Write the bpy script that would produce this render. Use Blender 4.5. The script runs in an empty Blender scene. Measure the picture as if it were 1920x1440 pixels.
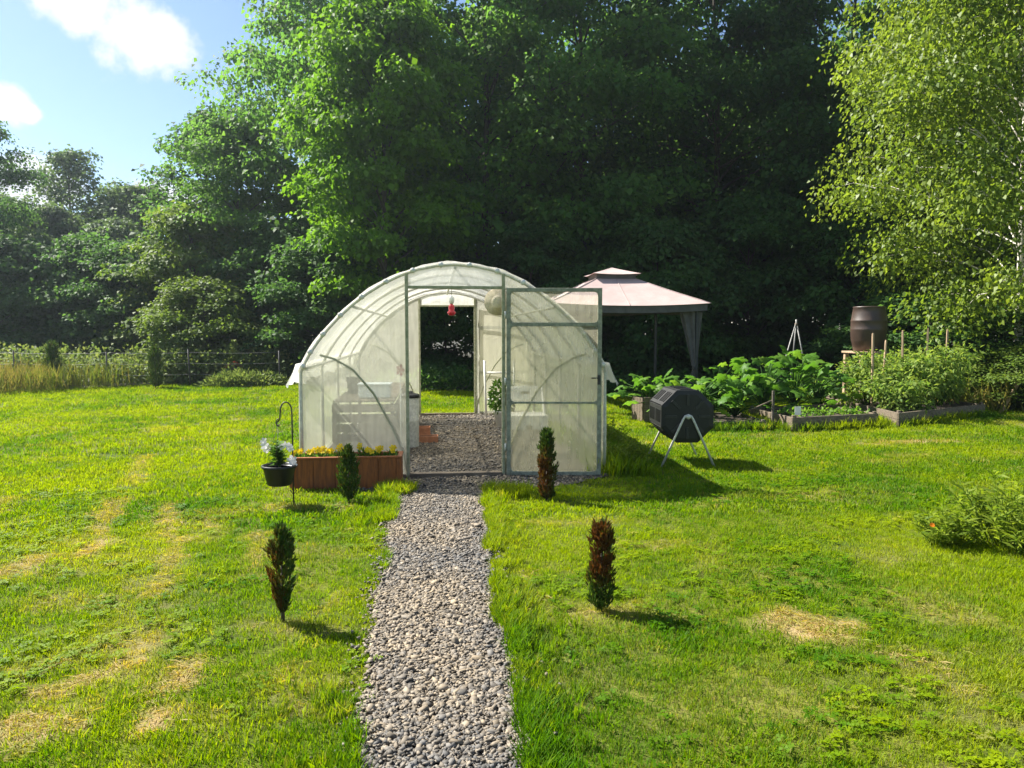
import bpy, math, random
import numpy as np
from mathutils import Vector, Matrix, Euler

scene = bpy.context.scene
COL = scene.collection
R = math.radians

# ------------------------------------------------------------------ camera
cam_d = bpy.data.cameras.new('camera')
cam_d.sensor_fit = 'HORIZONTAL'; cam_d.sensor_width = 36.0; cam_d.lens = 26.25
cam_d.clip_start = 0.05; cam_d.clip_end = 2000.0
cam = bpy.data.objects.new('camera', cam_d); COL.objects.link(cam)
cam.location = (0, 0, 1.55)
cam.rotation_euler = (R(90 - 4.086), 0, R(-5.777))
scene.camera = cam

# ------------------------------------------------------------------ light, sky, exposure
SUN_DIR = Vector((-0.796, 0.583, 1.0)).normalized()          # towards the sun
SUN_EL = math.asin(SUN_DIR.z); SUN_AZ = math.atan2(SUN_DIR.x, SUN_DIR.y)
sun_d = bpy.data.lights.new('sun', 'SUN'); sun_d.energy = 5.0; sun_d.angle = R(0.5); sun_d.color = (1.0, 0.95, 0.86)
sun = bpy.data.objects.new('sun', sun_d); COL.objects.link(sun)
sun.rotation_euler = (-SUN_DIR).to_track_quat('-Z', 'Y').to_euler()
sun.location = SUN_DIR * 60

scene.view_settings.view_transform = 'Standard'; scene.view_settings.look = 'None'
scene.view_settings.gamma = 1.0; scene.view_settings.use_curve_mapping = False
scene.view_settings.exposure = 1.55
cy = scene.cycles
cy.use_denoising = True; cy.max_bounces = 8; cy.diffuse_bounces = 4; cy.glossy_bounces = 3
cy.transmission_bounces = 6; cy.transparent_max_bounces = 16; cy.caustics_reflective = False; cy.caustics_refractive = False
try: cy.denoiser = 'OPENIMAGEDENOISE'; cy.denoising_prefilter = 'ACCURATE'
except Exception: pass

def N(nt, t, **kw):
    n = nt.nodes.new(t)
    for k, v in kw.items():
        if hasattr(n, k): setattr(n, k, v)
        else: n.inputs[k].default_value = v
    return n
def math_node(nt, op, a, b=None, c=None, clamp=False):
    n = nt.nodes.new('ShaderNodeMath'); n.operation = op; n.use_clamp = clamp
    for i, v in enumerate((a, b, c)):
        if v is None: continue
        if isinstance(v, (int, float)): n.inputs[i].default_value = v
        else: nt.links.new(v, n.inputs[i])
    return n.outputs[0]
def mix_col(nt, fac, a, b, blend='MIX'):
    n = nt.nodes.new('ShaderNodeMix'); n.data_type = 'RGBA'; n.blend_type = blend
    for s, v in ((0, fac), (6, a), (7, b)):
        if isinstance(v, (int, float)): n.inputs[s].default_value = v
        elif isinstance(v, (tuple, list)): n.inputs[s].default_value = (*v[:3], 1)
        else: nt.links.new(v, n.inputs[s])
    return n.outputs[2]
def ramp(nt, val, lo, hi, smooth=True):
    n = nt.nodes.new('ShaderNodeMapRange'); n.interpolation_type = 'SMOOTHSTEP' if smooth else 'LINEAR'
    n.inputs[1].default_value = lo; n.inputs[2].default_value = hi
    nt.links.new(val, n.inputs[0]); return n.outputs[0]

world = bpy.data.worlds.new('World'); scene.world = world; world.use_nodes = True
wt = world.node_tree; bg = wt.nodes['Background']; bg.inputs[1].default_value = 0.058
sky = N(wt, 'ShaderNodeTexSky', sky_type='NISHITA', sun_disc=False, sun_elevation=SUN_EL, sun_rotation=SUN_AZ % (2*math.pi),
        altitude=100.0, air_density=1.0, dust_density=0.35, ozone_density=3.0)
tc = N(wt, 'ShaderNodeTexCoord')
nrm = N(wt, 'ShaderNodeVectorMath', operation='NORMALIZE'); wt.links.new(tc.outputs['Generated'], nrm.inputs[0])
def dirv(px, py):     # compass direction of a cloud given as (degrees right of +Y, degrees up)
    a, e = R(px), R(py); return (math.sin(a)*math.cos(e), math.cos(a)*math.cos(e), math.sin(e))
warp = N(wt, 'ShaderNodeTexNoise', Scale=9.0, Detail=6.0, Roughness=0.6); wt.links.new(nrm.outputs[0], warp.inputs['Vector'])
CLOUDS = [(-20.8, 18.9, .052), (-18.3, 18.9, .044), (-19.5, 18.0, .036), (-23.2, 20.0, .044), (-25.6, 20.6, .036), (-28.5, 22.5, .04),
          (-27.6, 14.0, .026), (-26.5, 13.5, .014), (-29.0, 14.4, .03), (-26.2, 9.4, .032), (-24.6, 9.0, .028), (-28, 9.0, .04), (-19.3, 8.5, .030), (-20.8, 8.4, .026), (-17, 8.2, .04), (-22.5, 7.2, .03), (-14.0, 8.6, .04),
          (-45, 24, .1), (-52, 20, .09), (-75, 28, .12), (-110, 22, .14), (-150, 30, .16), (160, 25, .14), (120, 32, .16), (80, 26, .12), (45, 30, .11), (20, 35, .1), (-40, 48, .16), (100, 60, .2), (30, 62, .16), (-140, 55, .2)]
acc = None
for (a, e, r) in CLOUDS:
    d = N(wt, 'ShaderNodeVectorMath', operation='DISTANCE'); wt.links.new(nrm.outputs[0], d.inputs[0]); d.inputs[1].default_value = dirv(a, e)
    v = math_node(wt, 'MULTIPLY_ADD', d.outputs['Value'], -1.0/r, 1.0)
    acc = v if acc is None else math_node(wt, 'SMOOTH_MAX', acc, v, 0.35)
cl = math_node(wt, 'ADD', acc, math_node(wt, 'MULTIPLY', math_node(wt, 'SUBTRACT', warp.outputs['Fac'], 0.5), 2.9))
clm = ramp(wt, cl, 0.02, 0.55)
hz = N(wt, 'ShaderNodeSeparateXYZ'); wt.links.new(nrm.outputs[0], hz.inputs[0])
thin = math_node(wt, 'MULTIPLY', clm, 0.92)
wt.links.new(mix_col(wt, thin, sky.outputs[0], (6.3, 6.4, 6.6)), bg.inputs[0])

# ------------------------------------------------------------------ helpers
rng = np.random.default_rng(7)
def put(o, parent=None):
    COL.objects.link(o)
    if parent is not None: o.parent = parent
    return o
def tag(o, label=None, cat=None, group=None, kind=None):
    if label: o['label'] = label
    if cat: o['category'] = cat
    if group: o['group'] = group
    if kind: o['kind'] = kind
    return o
def empty(name, loc=(0, 0, 0), rz=0.0):
    o = bpy.data.objects.new(name, None); o.empty_display_size = 0.1
    o.location = loc; o.rotation_euler = (0, 0, rz); return put(o)
def link_mesh(name, me, mat, parent=None, loc=None, rot=None):
    if mat is not None and len(me.materials) == 0: me.materials.append(mat)
    o = bpy.data.objects.new(name, me)
    if loc is not None: o.location = loc
    if rot is not None: o.rotation_euler = rot
    return put(o, parent)
def copy_tree(o, parent=None):
    c = o.copy(); COL.objects.link(c); c.parent = parent
    for ch in list(o.children): copy_tree(ch, c)
    return c

class MB:
    """collects boxes, tubes, lathes into one mesh"""
    def __init__(s): s.v = []; s.f = []; s.sm = []
    def add(s, vs, fs, smooth=False):
        o = len(s.v); s.v += [tuple(p) for p in vs]; s.f += [tuple(i + o for i in f) for f in fs]; s.sm += [smooth]*len(fs); return s
    def box(s, c, size, rot=(0, 0, 0), jit=0.0):
        m = Euler(rot).to_matrix(); hx, hy, hz_ = (q/2 for q in size); vs = []
        b = min(hx, hy, hz_)*0.18
        # chamfered box: 24 verts
        idx = {}
        for sx in (-1, 1):
            for sy in (-1, 1):
                for sz in (-1, 1):
                    for ax in range(3):
                        p = [sx*hx, sy*hy, sz*hz_]
                        for k in range(3):
                            if k != ax: p[k] -= (sx, sy, sz)[k]*b
                        idx[(sx, sy, sz, ax)] = len(vs)
                        q = m @ Vector(p) + Vector(c)
                        vs.append((q.x + random.uniform(-jit, jit), q.y + random.uniform(-jit, jit), q.z + random.uniform(-jit, jit)))
        fs = []
        for ax in range(3):
            o1, o2 = [k for k in range(3) if k != ax]
            for sg in (-1, 1):
                quad = []
                for (a, b_) in ((-1, -1), (1, -1), (1, 1), (-1, 1)):
                    k = [0, 0, 0]; k[ax] = sg; k[o1] = a; k[o2] = b_; quad.append(idx[(*k, ax)])
                if (sg > 0) != (ax != 1): quad.reverse()
                fs.append(quad)
        for ax in range(3):           # edges along ax
            o1, o2 = [k for k in range(3) if k != ax]
            for a in (-1, 1):
                for b_ in (-1, 1):
                    k0 = [0, 0, 0]; k0[o1] = a; k0[o2] = b_; k1 = list(k0); k0[ax] = -1; k1[ax] = 1
                    fs.append([idx[(*k0, o1)], idx[(*k1, o1)], idx[(*k1, o2)], idx[(*k0, o2)]])
        for sx in (-1, 1):
            for sy in (-1, 1):
                for sz in (-1, 1): fs.append([idx[(sx, sy, sz, k)] for k in range(3)])
        return s.add(vs, fs)
    def tube(s, pts, rad, n=8, cap=True):
        P = [Vector(p) for p in pts]; m = len(P)
        rad = [rad]*m if isinstance(rad, (int, float)) else list(rad)
        vs = []; fs = []; up = None
        for i in range(m):
            t = (P[min(i+1, m-1)] - P[max(i-1, 0)]).normalized()
            if up is None:
                up = Vector((0, 0, 1)) if abs(t.z) < 0.9 else Vector((0, 1, 0))
            a = t.cross(up)
            if a.length < 1e-6: a = t.orthogonal()
            a.normalize(); b = a.cross(t).normalized(); up = b
            for k in range(n):
                g = 2*math.pi*k/n
                vs.append(P[i] + (a*math.cos(g) + b*math.sin(g))*rad[i])
        for i in range(m-1):
            for k in range(n):
                fs.append((i*n+k, i*n+(k+1) % n, (i+1)*n+(k+1) % n, (i+1)*n+k))
        if cap: fs.append(tuple(range(n-1, -1, -1))); fs.append(tuple((m-1)*n+k for k in range(n)))
        return s.add(vs, fs, True)
    def lathe(s, prof, c=(0, 0, 0), n=24, cap=True):
        vs = []; fs = []
        for (r, z) in prof:
            for k in range(n):
                g = 2*math.pi*k/n; vs.append((c[0]+r*math.cos(g), c[1]+r*math.sin(g), c[2]+z))
        for i in range(len(prof)-1):
            for k in range(n): fs.append((i*n+k, i*n+(k+1) % n, (i+1)*n+(k+1) % n, (i+1)*n+k))
        if cap:
            fs.append(tuple(range(n-1, -1, -1))); fs.append(tuple((len(prof)-1)*n+k for k in range(n)))
        return s.add(vs, fs, True)
    def grid(s, fn, nu, nv, smooth=True):
        vs = [fn(i/nu, j/nv) for i in range(nu+1) for j in range(nv+1)]
        fs = [(i*(nv+1)+j, (i+1)*(nv+1)+j, (i+1)*(nv+1)+j+1, i*(nv+1)+j+1) for i in range(nu) for j in range(nv)]
        return s.add(vs, fs, smooth)
    def mesh(s, name):
        me = bpy.data.meshes.new(name); me.from_pydata(s.v, [], s.f); me.update()
        me.polygons.foreach_set('use_smooth', s.sm)
        return me
    def build(s, name, mat, parent=None, loc=None, rot=None):
        return link_mesh(name, s.mesh(name), mat, parent, loc, rot)

def np_mesh(name, V, F, attrs=None, smooth=False):
    """V (n,3), F (m,k) all faces with k corners; attrs = {name: per-face float}"""
    me = bpy.data.meshes.new(name); m, k = F.shape
    me.vertices.add(len(V)); me.vertices.foreach_set('co', np.ascontiguousarray(V, np.float32).ravel())
    me.loops.add(m*k); me.loops.foreach_set('vertex_index', np.ascontiguousarray(F, np.int32).ravel())
    me.polygons.add(m); me.polygons.foreach_set('loop_start', np.arange(0, m*k, k, dtype=np.int32))
    me.polygons.foreach_set('loop_total', np.full(m, k, np.int32))
    if smooth: me.polygons.foreach_set('use_smooth', np.ones(m, bool))
    for a, val in (attrs or {}).items():
        at = me.attributes.new(a, 'FLOAT', 'FACE'); at.data.foreach_set('value', np.ascontiguousarray(val, np.float32))
    me.update(calc_edges=True); return me
def unit(a): return a/np.maximum(np.linalg.norm(a, axis=-1, keepdims=True), 1e-9)
def leaf_quads(P, D, Nn, L, W, fold=0.18, droop=0.12, wpos=0.45):
    """folded kite leaves: base, left, tip, right"""
    D = unit(D); S = unit(np.cross(D, Nn)); Nn = np.cross(S, D)
    L = np.broadcast_to(L, (len(P),))[:, None]; W = np.broadcast_to(W, (len(P),))[:, None]
    mid = P + D*L*wpos; lift = Nn*W*fold
    V = np.stack([P, mid + S*W*0.5 + lift, P + D*L - Nn*L*droop, mid - S*W*0.5 + lift], 1).reshape(-1, 3)
    F = np.arange(len(P)*4, dtype=np.int32).reshape(-1, 4)
    return V, F
def vnoise(x, y, seed=0):
    """smooth value noise in 0..1"""
    t = np.random.default_rng(seed).random((64, 64))
    xi = np.floor(x).astype(int); yi = np.floor(y).astype(int); fx = x-xi; fy = y-yi
    fx = fx*fx*(3-2*fx); fy = fy*fy*(3-2*fy)
    g = lambda a, b: t[a % 64, b % 64]
    return (g(xi, yi)*(1-fx)+g(xi+1, yi)*fx)*(1-fy) + (g(xi, yi+1)*(1-fx)+g(xi+1, yi+1)*fx)*fy
def fbm(x, y, seed=0, o=4):
    s = 0; a = 0.5; t = 0
    for k in range(o): s = s + a*vnoise(x*2**k+k*13.7, y*2**k+k*7.1, seed+k); t += a; a *= 0.55
    return s/t

# ------------------------------------------------------------------ materials
def new_mat(name):
    m = bpy.data.materials.new(name); m.use_nodes = True; nt = m.node_tree
    return m, nt, nt.nodes['Principled BSDF']
def plain(name, col, rough=0.6, var=0.15, scale=12.0, metal=0.0, bump=0.0, spec=0.5, col2=None, detail=5.0, stretch=None, lo=0.35, hi=0.65):
    m, nt, p = new_mat(name)
    tcn = N(nt, 'ShaderNodeTexCoord'); v = tcn.outputs['Object']
    if stretch:
        mp = N(nt, 'ShaderNodeMapping'); mp.inputs['Scale'].default_value = stretch; nt.links.new(v, mp.inputs[0]); v = mp.outputs[0]
    nz = N(nt, 'ShaderNodeTexNoise', Scale=scale, Detail=detail, Roughness=0.62); nt.links.new(v, nz.inputs['Vector'])
    a = col2 if col2 else tuple(c*(1-var) for c in col); b = col if col2 else tuple(min(1, c*(1+var)) for c in col)
    nt.links.new(mix_col(nt, ramp(nt, nz.outputs['Fac'], lo, hi), b, a), p.inputs['Base Color'])
    p.inputs['Roughness'].default_value = rough; p.inputs['Metallic'].default_value = metal
    p.inputs['Specular IOR Level'].default_value = spec
    if bump:
        bp = N(nt, 'ShaderNodeBump', Strength=bump, Distance=0.01); nt.links.new(nz.outputs['Fac'], bp.inputs['Height'])
        nt.links.new(bp.outputs[0], p.inputs['Normal'])
    return m
def leafmat(name, c1, c2, dead=None, trans=0.4, rough=0.6, spec=0.16, tcol=1.7, attr='tint', source='GEOMETRY', tmul=None):
    """leaf tissue: glossy upper side plus light passing through; colour varies leaf by leaf"""
    m, nt, p = new_mat(name); out = nt.nodes['Material Output']
    at = N(nt, 'ShaderNodeAttribute', attribute_name=attr); at.attribute_type = source
    c = mix_col(nt, at.outputs['Fac'], c1, c2)
    if dead:
        ad = N(nt, 'ShaderNodeAttribute', attribute_name='dry'); ad.attribute_type = source
        c = mix_col(nt, ad.outputs['Fac'], c, dead)
    nt.links.new(c, p.inputs['Base Color']); p.inputs['Roughness'].default_value = rough; p.inputs['Specular IOR Level'].default_value = spec
    tr = N(nt, 'ShaderNodeBsdfTranslucent')
    tm = tmul or (tcol, tcol*0.97, tcol*0.55)
    nt.links.new(mix_col(nt, 1.0, c, tm, 'MULTIPLY'), tr.inputs[0])
    mx = N(nt, 'ShaderNodeMixShader', Fac=trans); nt.links.new(p.outputs[0], mx.inputs[1]); nt.links.new(tr.outputs[0], mx.inputs[2])
    nt.links.new(mx.outputs[0], out.inputs[0]); return m

M = {}
M['maple'] = leafmat('maple_leaf', (.042, .108, .032), (.080, .158, .036), trans=.52)
M['bright'] = leafmat('bright_leaf', (.070, .170, .012), (.130, .250, .016), trans=.50)
M['far'] = leafmat('hazed_far_leaf', (.075, .135, .060), (.115, .175, .070), trans=.38)  # distance haze put into the colour: leaves paled and blued
M['mid'] = leafmat('sun_lightened_maple_leaf', (.064, .165, .036), (.120, .225, .040), trans=.58)  # maple leaf lightened, sun dapple put into the leaf colour
M['bush'] = leafmat('bush_leaf', (.070, .135, .022), (.150, .205, .035), trans=.42)
M['birch_leaf'] = leafmat('birch_leaf', (.095, .165, .014), (.205, .270, .034), trans=.45, rough=.5, spec=.3)
M['spruce'] = leafmat('spruce_needle', (.018, .040, .018), (.030, .060, .025), trans=.15)
M['bramble'] = leafmat('bramble_leaf', (.090, .150, .040), (.190, .230, .075), trans=.35)
M['squash'] = leafmat('squash_leaf', (.065, .165, .018), (.165, .285, .032), trans=.42, rough=.5)
M['tomato'] = leafmat('tomato_leaf', (.085, .165, .028), (.230, .300, .060), trans=.42)
M['cedar'] = leafmat('cedar_scale', (.022, .055, .010), (.060, .120, .014), dead=(.100, .036, .010), trans=.22)
M['lily'] = leafmat('lily_leaf', (.100, .170, .014), (.210, .270, .028), trans=.45)
M['herb'] = leafmat('herb_leaf', (.040, .110, .012), (.100, .190, .022), trans=.40)
M['meadow'] = leafmat('meadow_stalk', (.100, .140, .020), (.300, .220, .075), trans=.35)
M['grass'] = leafmat('grass_blade', (.062, .160, .002), (.215, .290, .001), dead=(.420, .320, .130), trans=.45, rough=.6, spec=.15, source='INSTANCER', tmul=(1.75, 1.65, .3))
M['bark'] = plain('bark', (.075, .062, .048), .9, .4, 9, bump=.8, stretch=(3, 3, .6))
M['birch_bark'] = plain('birch_bark', (.62, .58, .50), .7, col2=(.16, .13, .10), scale=3, bump=.3, stretch=(1, 1, 5), lo=.55, hi=.7)
M['petal_yellow'] = leafmat('petal_yellow', (.75, .55, .012), (.85, .68, .03), trans=.35, tmul=(1.1, 1.1, .8))
M['petal_white'] = leafmat('petal_white', (.80, .76, .74), (.85, .83, .80), trans=.35, tmul=(1, 1, 1))
M['petal_orange'] = leafmat('petal_orange', (.75, .22, .015), (.80, .42, .03), trans=.35, tmul=(1, 1, .8))
M['petal_coral'] = leafmat('petal_coral', (.65, .10, .06), (.75, .18, .10), trans=.3, tmul=(1, 1, .8))
M['steel'] = plain('galvanised_steel', (.62, .61, .53), .5, .15, 30, metal=.15)
M['door_frame'] = plain('door_frame_metal', (.25, .26, .19), .55, .25, 22, spec=.25)
M['post'] = plain('greenhouse_post', (.40, .39, .26), .6, .2, 18, col2=(.24, .26, .14))
M['old_wood'] = plain('weathered_wood', (.20, .155, .105), .85, .3, 6, bump=.5, stretch=(1, 9, 9), col2=(.10, .078, .055))
M['stain_wood'] = plain('stained_wood', (.30, .082, .012), .6, .25, 5, bump=.25, stretch=(9, 9, 1), col2=(.17, .045, .008))
M['stake_wood'] = plain('stake_wood', (.42, .29, .18), .8, .3, 8, bump=.4, stretch=(9, 9, 1))
M['soil'] = plain('soil', (.045, .032, .022), .95, .4, 40, bump=.9)
M['black_plastic'] = plain('black_plastic', (.010, .011, .011), .45, .2, 15, spec=.4)
M['dark_plastic'] = plain('dark_grey_plastic', (.015, .016, .016), .45, .2, 12)
M['black_iron'] = plain('black_iron', (.03, .028, .026), .5, .3, 20)
M['white_plastic'] = plain('white_plastic', (.78, .76, .70), .4, .06, 8)
M['tub'] = plain('pale_blue_plastic', (.55, .63, .66), .4, .08, 8)
M['brown_plastic'] = plain('brown_barrel_plastic', (.070, .044, .031), .45, .25, 5, col2=(.048, .031, .023))
M['terracotta'] = plain('terracotta', (.46, .19, .09), .8, .15, 14, bump=.2)
M['canvas'] = plain('canvas', (.47, .36, .335), .85, .05, 3, bump=.15, col2=(.41, .31, .285))
M['grey_cloth'] = plain('grey_cloth', (.095, .090, .084), .9, .15, 8, bump=.2)
M['gazebo_frame'] = plain('gazebo_frame', (.03, .03, .03), .5, .2, 8)
M['red_plastic'] = plain('red_plastic', (.50, .012, .025), .25, .1, 8)
M['coral_plastic'] = plain('coral_plastic', (.62, .13, .10), .5, .1, 8)
M['straw'] = plain('straw_weave', (.80, .70, .54), .85, .12, 60, bump=.4)
M['wire'] = plain('fence_wire', (.20, .20, .19), .55, .15, 20, metal=.3)
M['iron_post'] = plain('fence_post_iron', (.06, .055, .05), .7, .3, 12)
M['tag_card'] = plain('plant_tag', (.75, .76, .72), .6, .05, 9)
M['clear'] = plain('clear_plastic', (.72, .74, .74), .15, .05, 9)

def film(name, dens, col=(.80, .80, .72), dirt=(.36, .38, .22), gr=.45):
    """cloudy polythene: part see-through, part scattering; greenish grime in blotches"""
    m, nt, p = new_mat(name); out = nt.nodes['Material Output']; nt.nodes.remove(p)
    tcn = N(nt, 'ShaderNodeTexCoord')
    nz = N(nt, 'ShaderNodeTexNoise', Scale=2.2, Detail=6.0, Roughness=.65); nt.links.new(tcn.outputs['Object'], nz.inputs['Vector'])
    mp = N(nt, 'ShaderNodeMapping'); mp.inputs['Scale'].default_value = (7, 7, .7); nt.links.new(tcn.outputs['Object'], mp.inputs[0])
    nz2 = N(nt, 'ShaderNodeTexNoise', Scale=3.0, Detail=4.0); nt.links.new(mp.outputs[0], nz2.inputs['Vector'])
    grime = math_node(nt, 'MULTIPLY', ramp(nt, nz.outputs['Fac'], .45, .75), gr)
    c = mix_col(nt, grime, col, dirt)
    df = N(nt, 'ShaderNodeBsdfDiffuse'); tr = N(nt, 'ShaderNodeBsdfTranslucent')
    nt.links.new(c, df.inputs[0]); nt.links.new(c, tr.inputs[0])
    m1 = N(nt, 'ShaderNodeMixShader', Fac=.58); nt.links.new(df.outputs[0], m1.inputs[1]); nt.links.new(tr.outputs[0], m1.inputs[2])
    tp = N(nt, 'ShaderNodeBsdfTransparent'); tp.inputs[0].default_value = (.97, .98, .95, 1)
    d = math_node(nt, 'ADD', math_node(nt, 'MULTIPLY', math_node(nt, 'SUBTRACT', nz2.outputs['Fac'], .5), .30), dens, clamp=True)
    d = math_node(nt, 'ADD', d, math_node(nt, 'MULTIPLY', grime, .25), clamp=True)
    m2 = N(nt, 'ShaderNodeMixShader'); nt.links.new(d, m2.inputs[0]); nt.links.new(tp.outputs[0], m2.inputs[1]); nt.links.new(m1.outputs[0], m2.inputs[2])
    wr = N(nt, 'ShaderNodeTexNoise', Scale=5.0, Detail=3.0, Distortion=1.5); nt.links.new(tcn.outputs['Object'], wr.inputs['Vector'])
    bw = N(nt, 'ShaderNodeBump', Strength=.22, Distance=.05); nt.links.new(wr.outputs['Fac'], bw.inputs['Height'])
    nt.links.new(bw.outputs[0], df.inputs['Normal']); nt.links.new(bw.outputs[0], tr.inputs['Normal'])
    gl = N(nt, 'ShaderNodeBsdfGlossy', Roughness=.22); gl.inputs[0].default_value = (1, 1, 1, 1)
    lw = N(nt, 'ShaderNodeLayerWeight', Blend=.25)
    bp = N(nt, 'ShaderNodeBump', Strength=.25, Distance=.02); nt.links.new(nz2.outputs['Fac'], bp.inputs['Height']); nt.links.new(bp.outputs[0], gl.inputs['Normal'])
    m3 = N(nt, 'ShaderNodeMixShader'); nt.links.new(math_node(nt, 'MULTIPLY', lw.outputs['Fresnel'], .5), m3.inputs[0])
    nt.links.new(m2.outputs[0], m3.inputs[1]); nt.links.new(gl.outputs[0], m3.inputs[2])
    nt.links.new(m3.outputs[0], out.inputs[0]); return m
M['film'] = film('polythene_film', .47, col=(.86, .84, .72))
M['film_roof'] = film('polythene_roof_film', .74, col=(.97, .96, .91), gr=.2)
M['film_door'] = film('polythene_door_film', .31, col=(.84, .78, .58))
# ------------------------------------------------------------------ ground
def ground_z(x, y): return (fbm(x*.55+3, y*.55+8, 21, 3)-.5)*0.05
STREAKS = [((-1.66, 2.92), (-1.69, 3.06)), ((-1.55, 2.86), (-1.6, 3.07)), ((-1.45, 3.0), (-1.39, 3.14)), ((-1.73, 3.29), (-1.67, 3.33)),
           ((-1.6, 3.25), (-1.56, 3.39)), ((-1.19, 2.93), (-1.12, 2.97)), ((-1.18, 3.28), (-1.17, 3.54)), ((-1.16, 3.09), (-1.01, 3.12)),
           ((-1.68, 4.53), (-1.89, 5.7)), ((-2.05, 5.79), (-2.35, 6.77)), ((-2.41, 5.35), (-2.5, 5.76)), ((-2.59, 5.92), (-2.9, 7.03)),
           ((-2.76, 4.93), (-2.7, 5.26)), ((-1.2, 4.99), (-1.37, 5.8)), ((-1.41, 3.51), (-1.44, 3.88)), ((-3.4, 5.2), (-3.9, 7.2)), ((-3.1, 7.8), (-3.6, 9.6)), ((-.57, 4.42), (-.65, 4.09))]
STREAK_W = [.055, .05, .05, .045, .05, .05, .07, .05, .08, .10, .09, .11, .13, .10, .09, .10, .12, .05]
STREAK_A = [1, 1, 1, .9, 1, 1, 1, .9, .55, .5, .95, .55, .8, .4, .7, .45, .4, .6]
BLOTCH = [(1.93, 3.66, .23, .13, 1.8, -.75), (6.6, 9.7, .7, .18, .8, .1), (3.4, 6.6, .8, .25, .35, .1), (.55, 4.1, .10, .5, .45, 0), (.6, 3.2, .2, .3, .3, 0),
          (1.6, 5.2, .35, .12, .45, 0), (1.0, 5.9, .7, .12, .5, 0), (-1.2, 6.6, .5, .12, .6, 0), (-.6, 3.2, .2, .3, .45, 0), (1.5, 2.9, .8, .3, .25, .2), (-.8, 3.9, .25, .15, .4, 0),
          (.95, 3.95, .28, .16, .55, 0), (2.2, 2.8, .5, .25, .25, .4), (-2.2, 5.2, .4, .3, .3, .3), (5.3, 10.7, .9, .12, .5, .2), (-1.5, 4.0, .25, .4, .3, .1)]
def dryness(x, y):
    n = fbm(x*2.3, y*2.3, 5, 4); d = np.clip((n-.55)*1.8, 0, .22)
    d = d*np.clip(fbm(x*.45+9, y*.45, 55, 3)*3.4-1.2, 0.1, 1.3)
    wob = (fbm(x*9, y*9, 31, 4)-.5)*1.5
    for (a, b), w, k in zip(STREAKS, STREAK_W, STREAK_A):
        ax, ay = a; bx, by = b; L2 = (bx-ax)**2+(by-ay)**2
        t = np.clip(((x-ax)*(bx-ax)+(y-ay)*(by-ay))/L2, 0, 1)
        dd = np.hypot(x-ax-t*(bx-ax), y-ay-t*(by-ay))
        d = np.maximum(d, k*np.clip(1.25-dd/w+wob*1.6, 0, 1))
    for (cx, cy_, rx, ry, k, an) in BLOTCH:
        u = (x-cx)*math.cos(an)+(y-cy_)*math.sin(an); v = -(x-cx)*math.sin(an)+(y-cy_)*math.cos(an)
        dd = np.hypot(u/rx, v/ry); d = np.maximum(d, (k if k > .7 else k*.68)*np.clip(1.3-dd+wob*1.7, 0, 1)**.8)
    return np.clip(d, 0, 1)
PY = [-2.0, 2.3, 3.2, 4.2, 4.8, 5.7, 6.6, 7.1, 7.3, 7.9]; PL = [-.30, -.29, -.33, -.37, -.37, -.37, -.38, -.42, -.9, -1.55]; PR = [.32, .31, .34, .35, .36, .40, .44, .50, 1.3, 2.0]
def path_edges(y):
    l = np.interp(y, PY, PL); r = np.interp(y, PY, PR)
    return l + (vnoise(y*2.1+4, y*0, 3)-.5)*.05 + (vnoise(y*9, y*0+2, 4)-.5)*.05, r + (vnoise(y*2.3+9, y*0, 8)-.5)*.05 + (vnoise(y*9+3, y*0+2, 9)-.5)*.05
def edge_y(x): return np.interp(x, [-30, -14, -9.5, -7, -3, -1, 2.5, 4, 8.5, 10.5, 13, 30], [19, 18.5, 21.6, 22.3, 22.4, 19.2, 18.6, 17.8, 16.2, 14.6, 13.4, 12]) + (fbm(x*.8, x*0, 77, 3)-.5)*1.6

def axis(lo, hi, step, far, n=12):
    d = np.arange(lo, hi+step/2, step); g = np.geomspace(step*2, far, n)
    return np.concatenate([lo-g[::-1], d, hi+g])
gx = axis(-14, 16, .11, 160); gy = axis(0, 24, .11, 160)
X, Y = np.meshgrid(gx, gy, indexing='ij'); Z = ground_z(X, Y)
nx, ny = X.shape; V = np.stack([X, Y, Z], -1).reshape(-1, 3)
I = (np.arange(nx-1)[:, None]*ny+np.arange(ny-1)[None, :]).ravel()
F = np.stack([I, I+ny, I+ny+1, I+1], 1)
me = np_mesh('lawn', V, F, smooth=True)
at = me.attributes.new('dry', 'FLOAT', 'POINT'); at.data.foreach_set('value', dryness(X, Y).ravel().astype(np.float32))
m, nt, p = new_mat('lawn_ground')
ge = N(nt, 'ShaderNodeNewGeometry'); ad = N(nt, 'ShaderNodeAttribute', attribute_name='dry')
n1 = N(nt, 'ShaderNodeTexNoise', Scale=1.1, Detail=5.0); n2 = N(nt, 'ShaderNodeTexNoise', Scale=34.0, Detail=5.0, Roughness=.7)
for q in (n1, n2): nt.links.new(ge.outputs['Position'], q.inputs['Vector'])
c = mix_col(nt, ramp(nt, n1.outputs['Fac'], .35, .65), (.070, .115, .006), (.135, .160, .008))
c = mix_col(nt, ramp(nt, n2.outputs['Fac'], .42, .72), c, (.045, .050, .012))
c = mix_col(nt, ad.outputs['Fac'], c, (.34, .25, .12))
nt.links.new(c, p.inputs['Base Color']); p.inputs['Roughness'].default_value = .9; p.inputs['Specular IOR Level'].default_value = .15
bp = N(nt, 'ShaderNodeBump', Strength=.8, Distance=.03); nt.links.new(n2.outputs['Fac'], bp.inputs['Height']); nt.links.new(bp.outputs[0], p.inputs['Normal'])
lawn = link_mesh('lawn', me, m); tag(lawn, 'mown yellow-green lawn across the whole garden', 'lawn', kind='structure')

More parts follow.
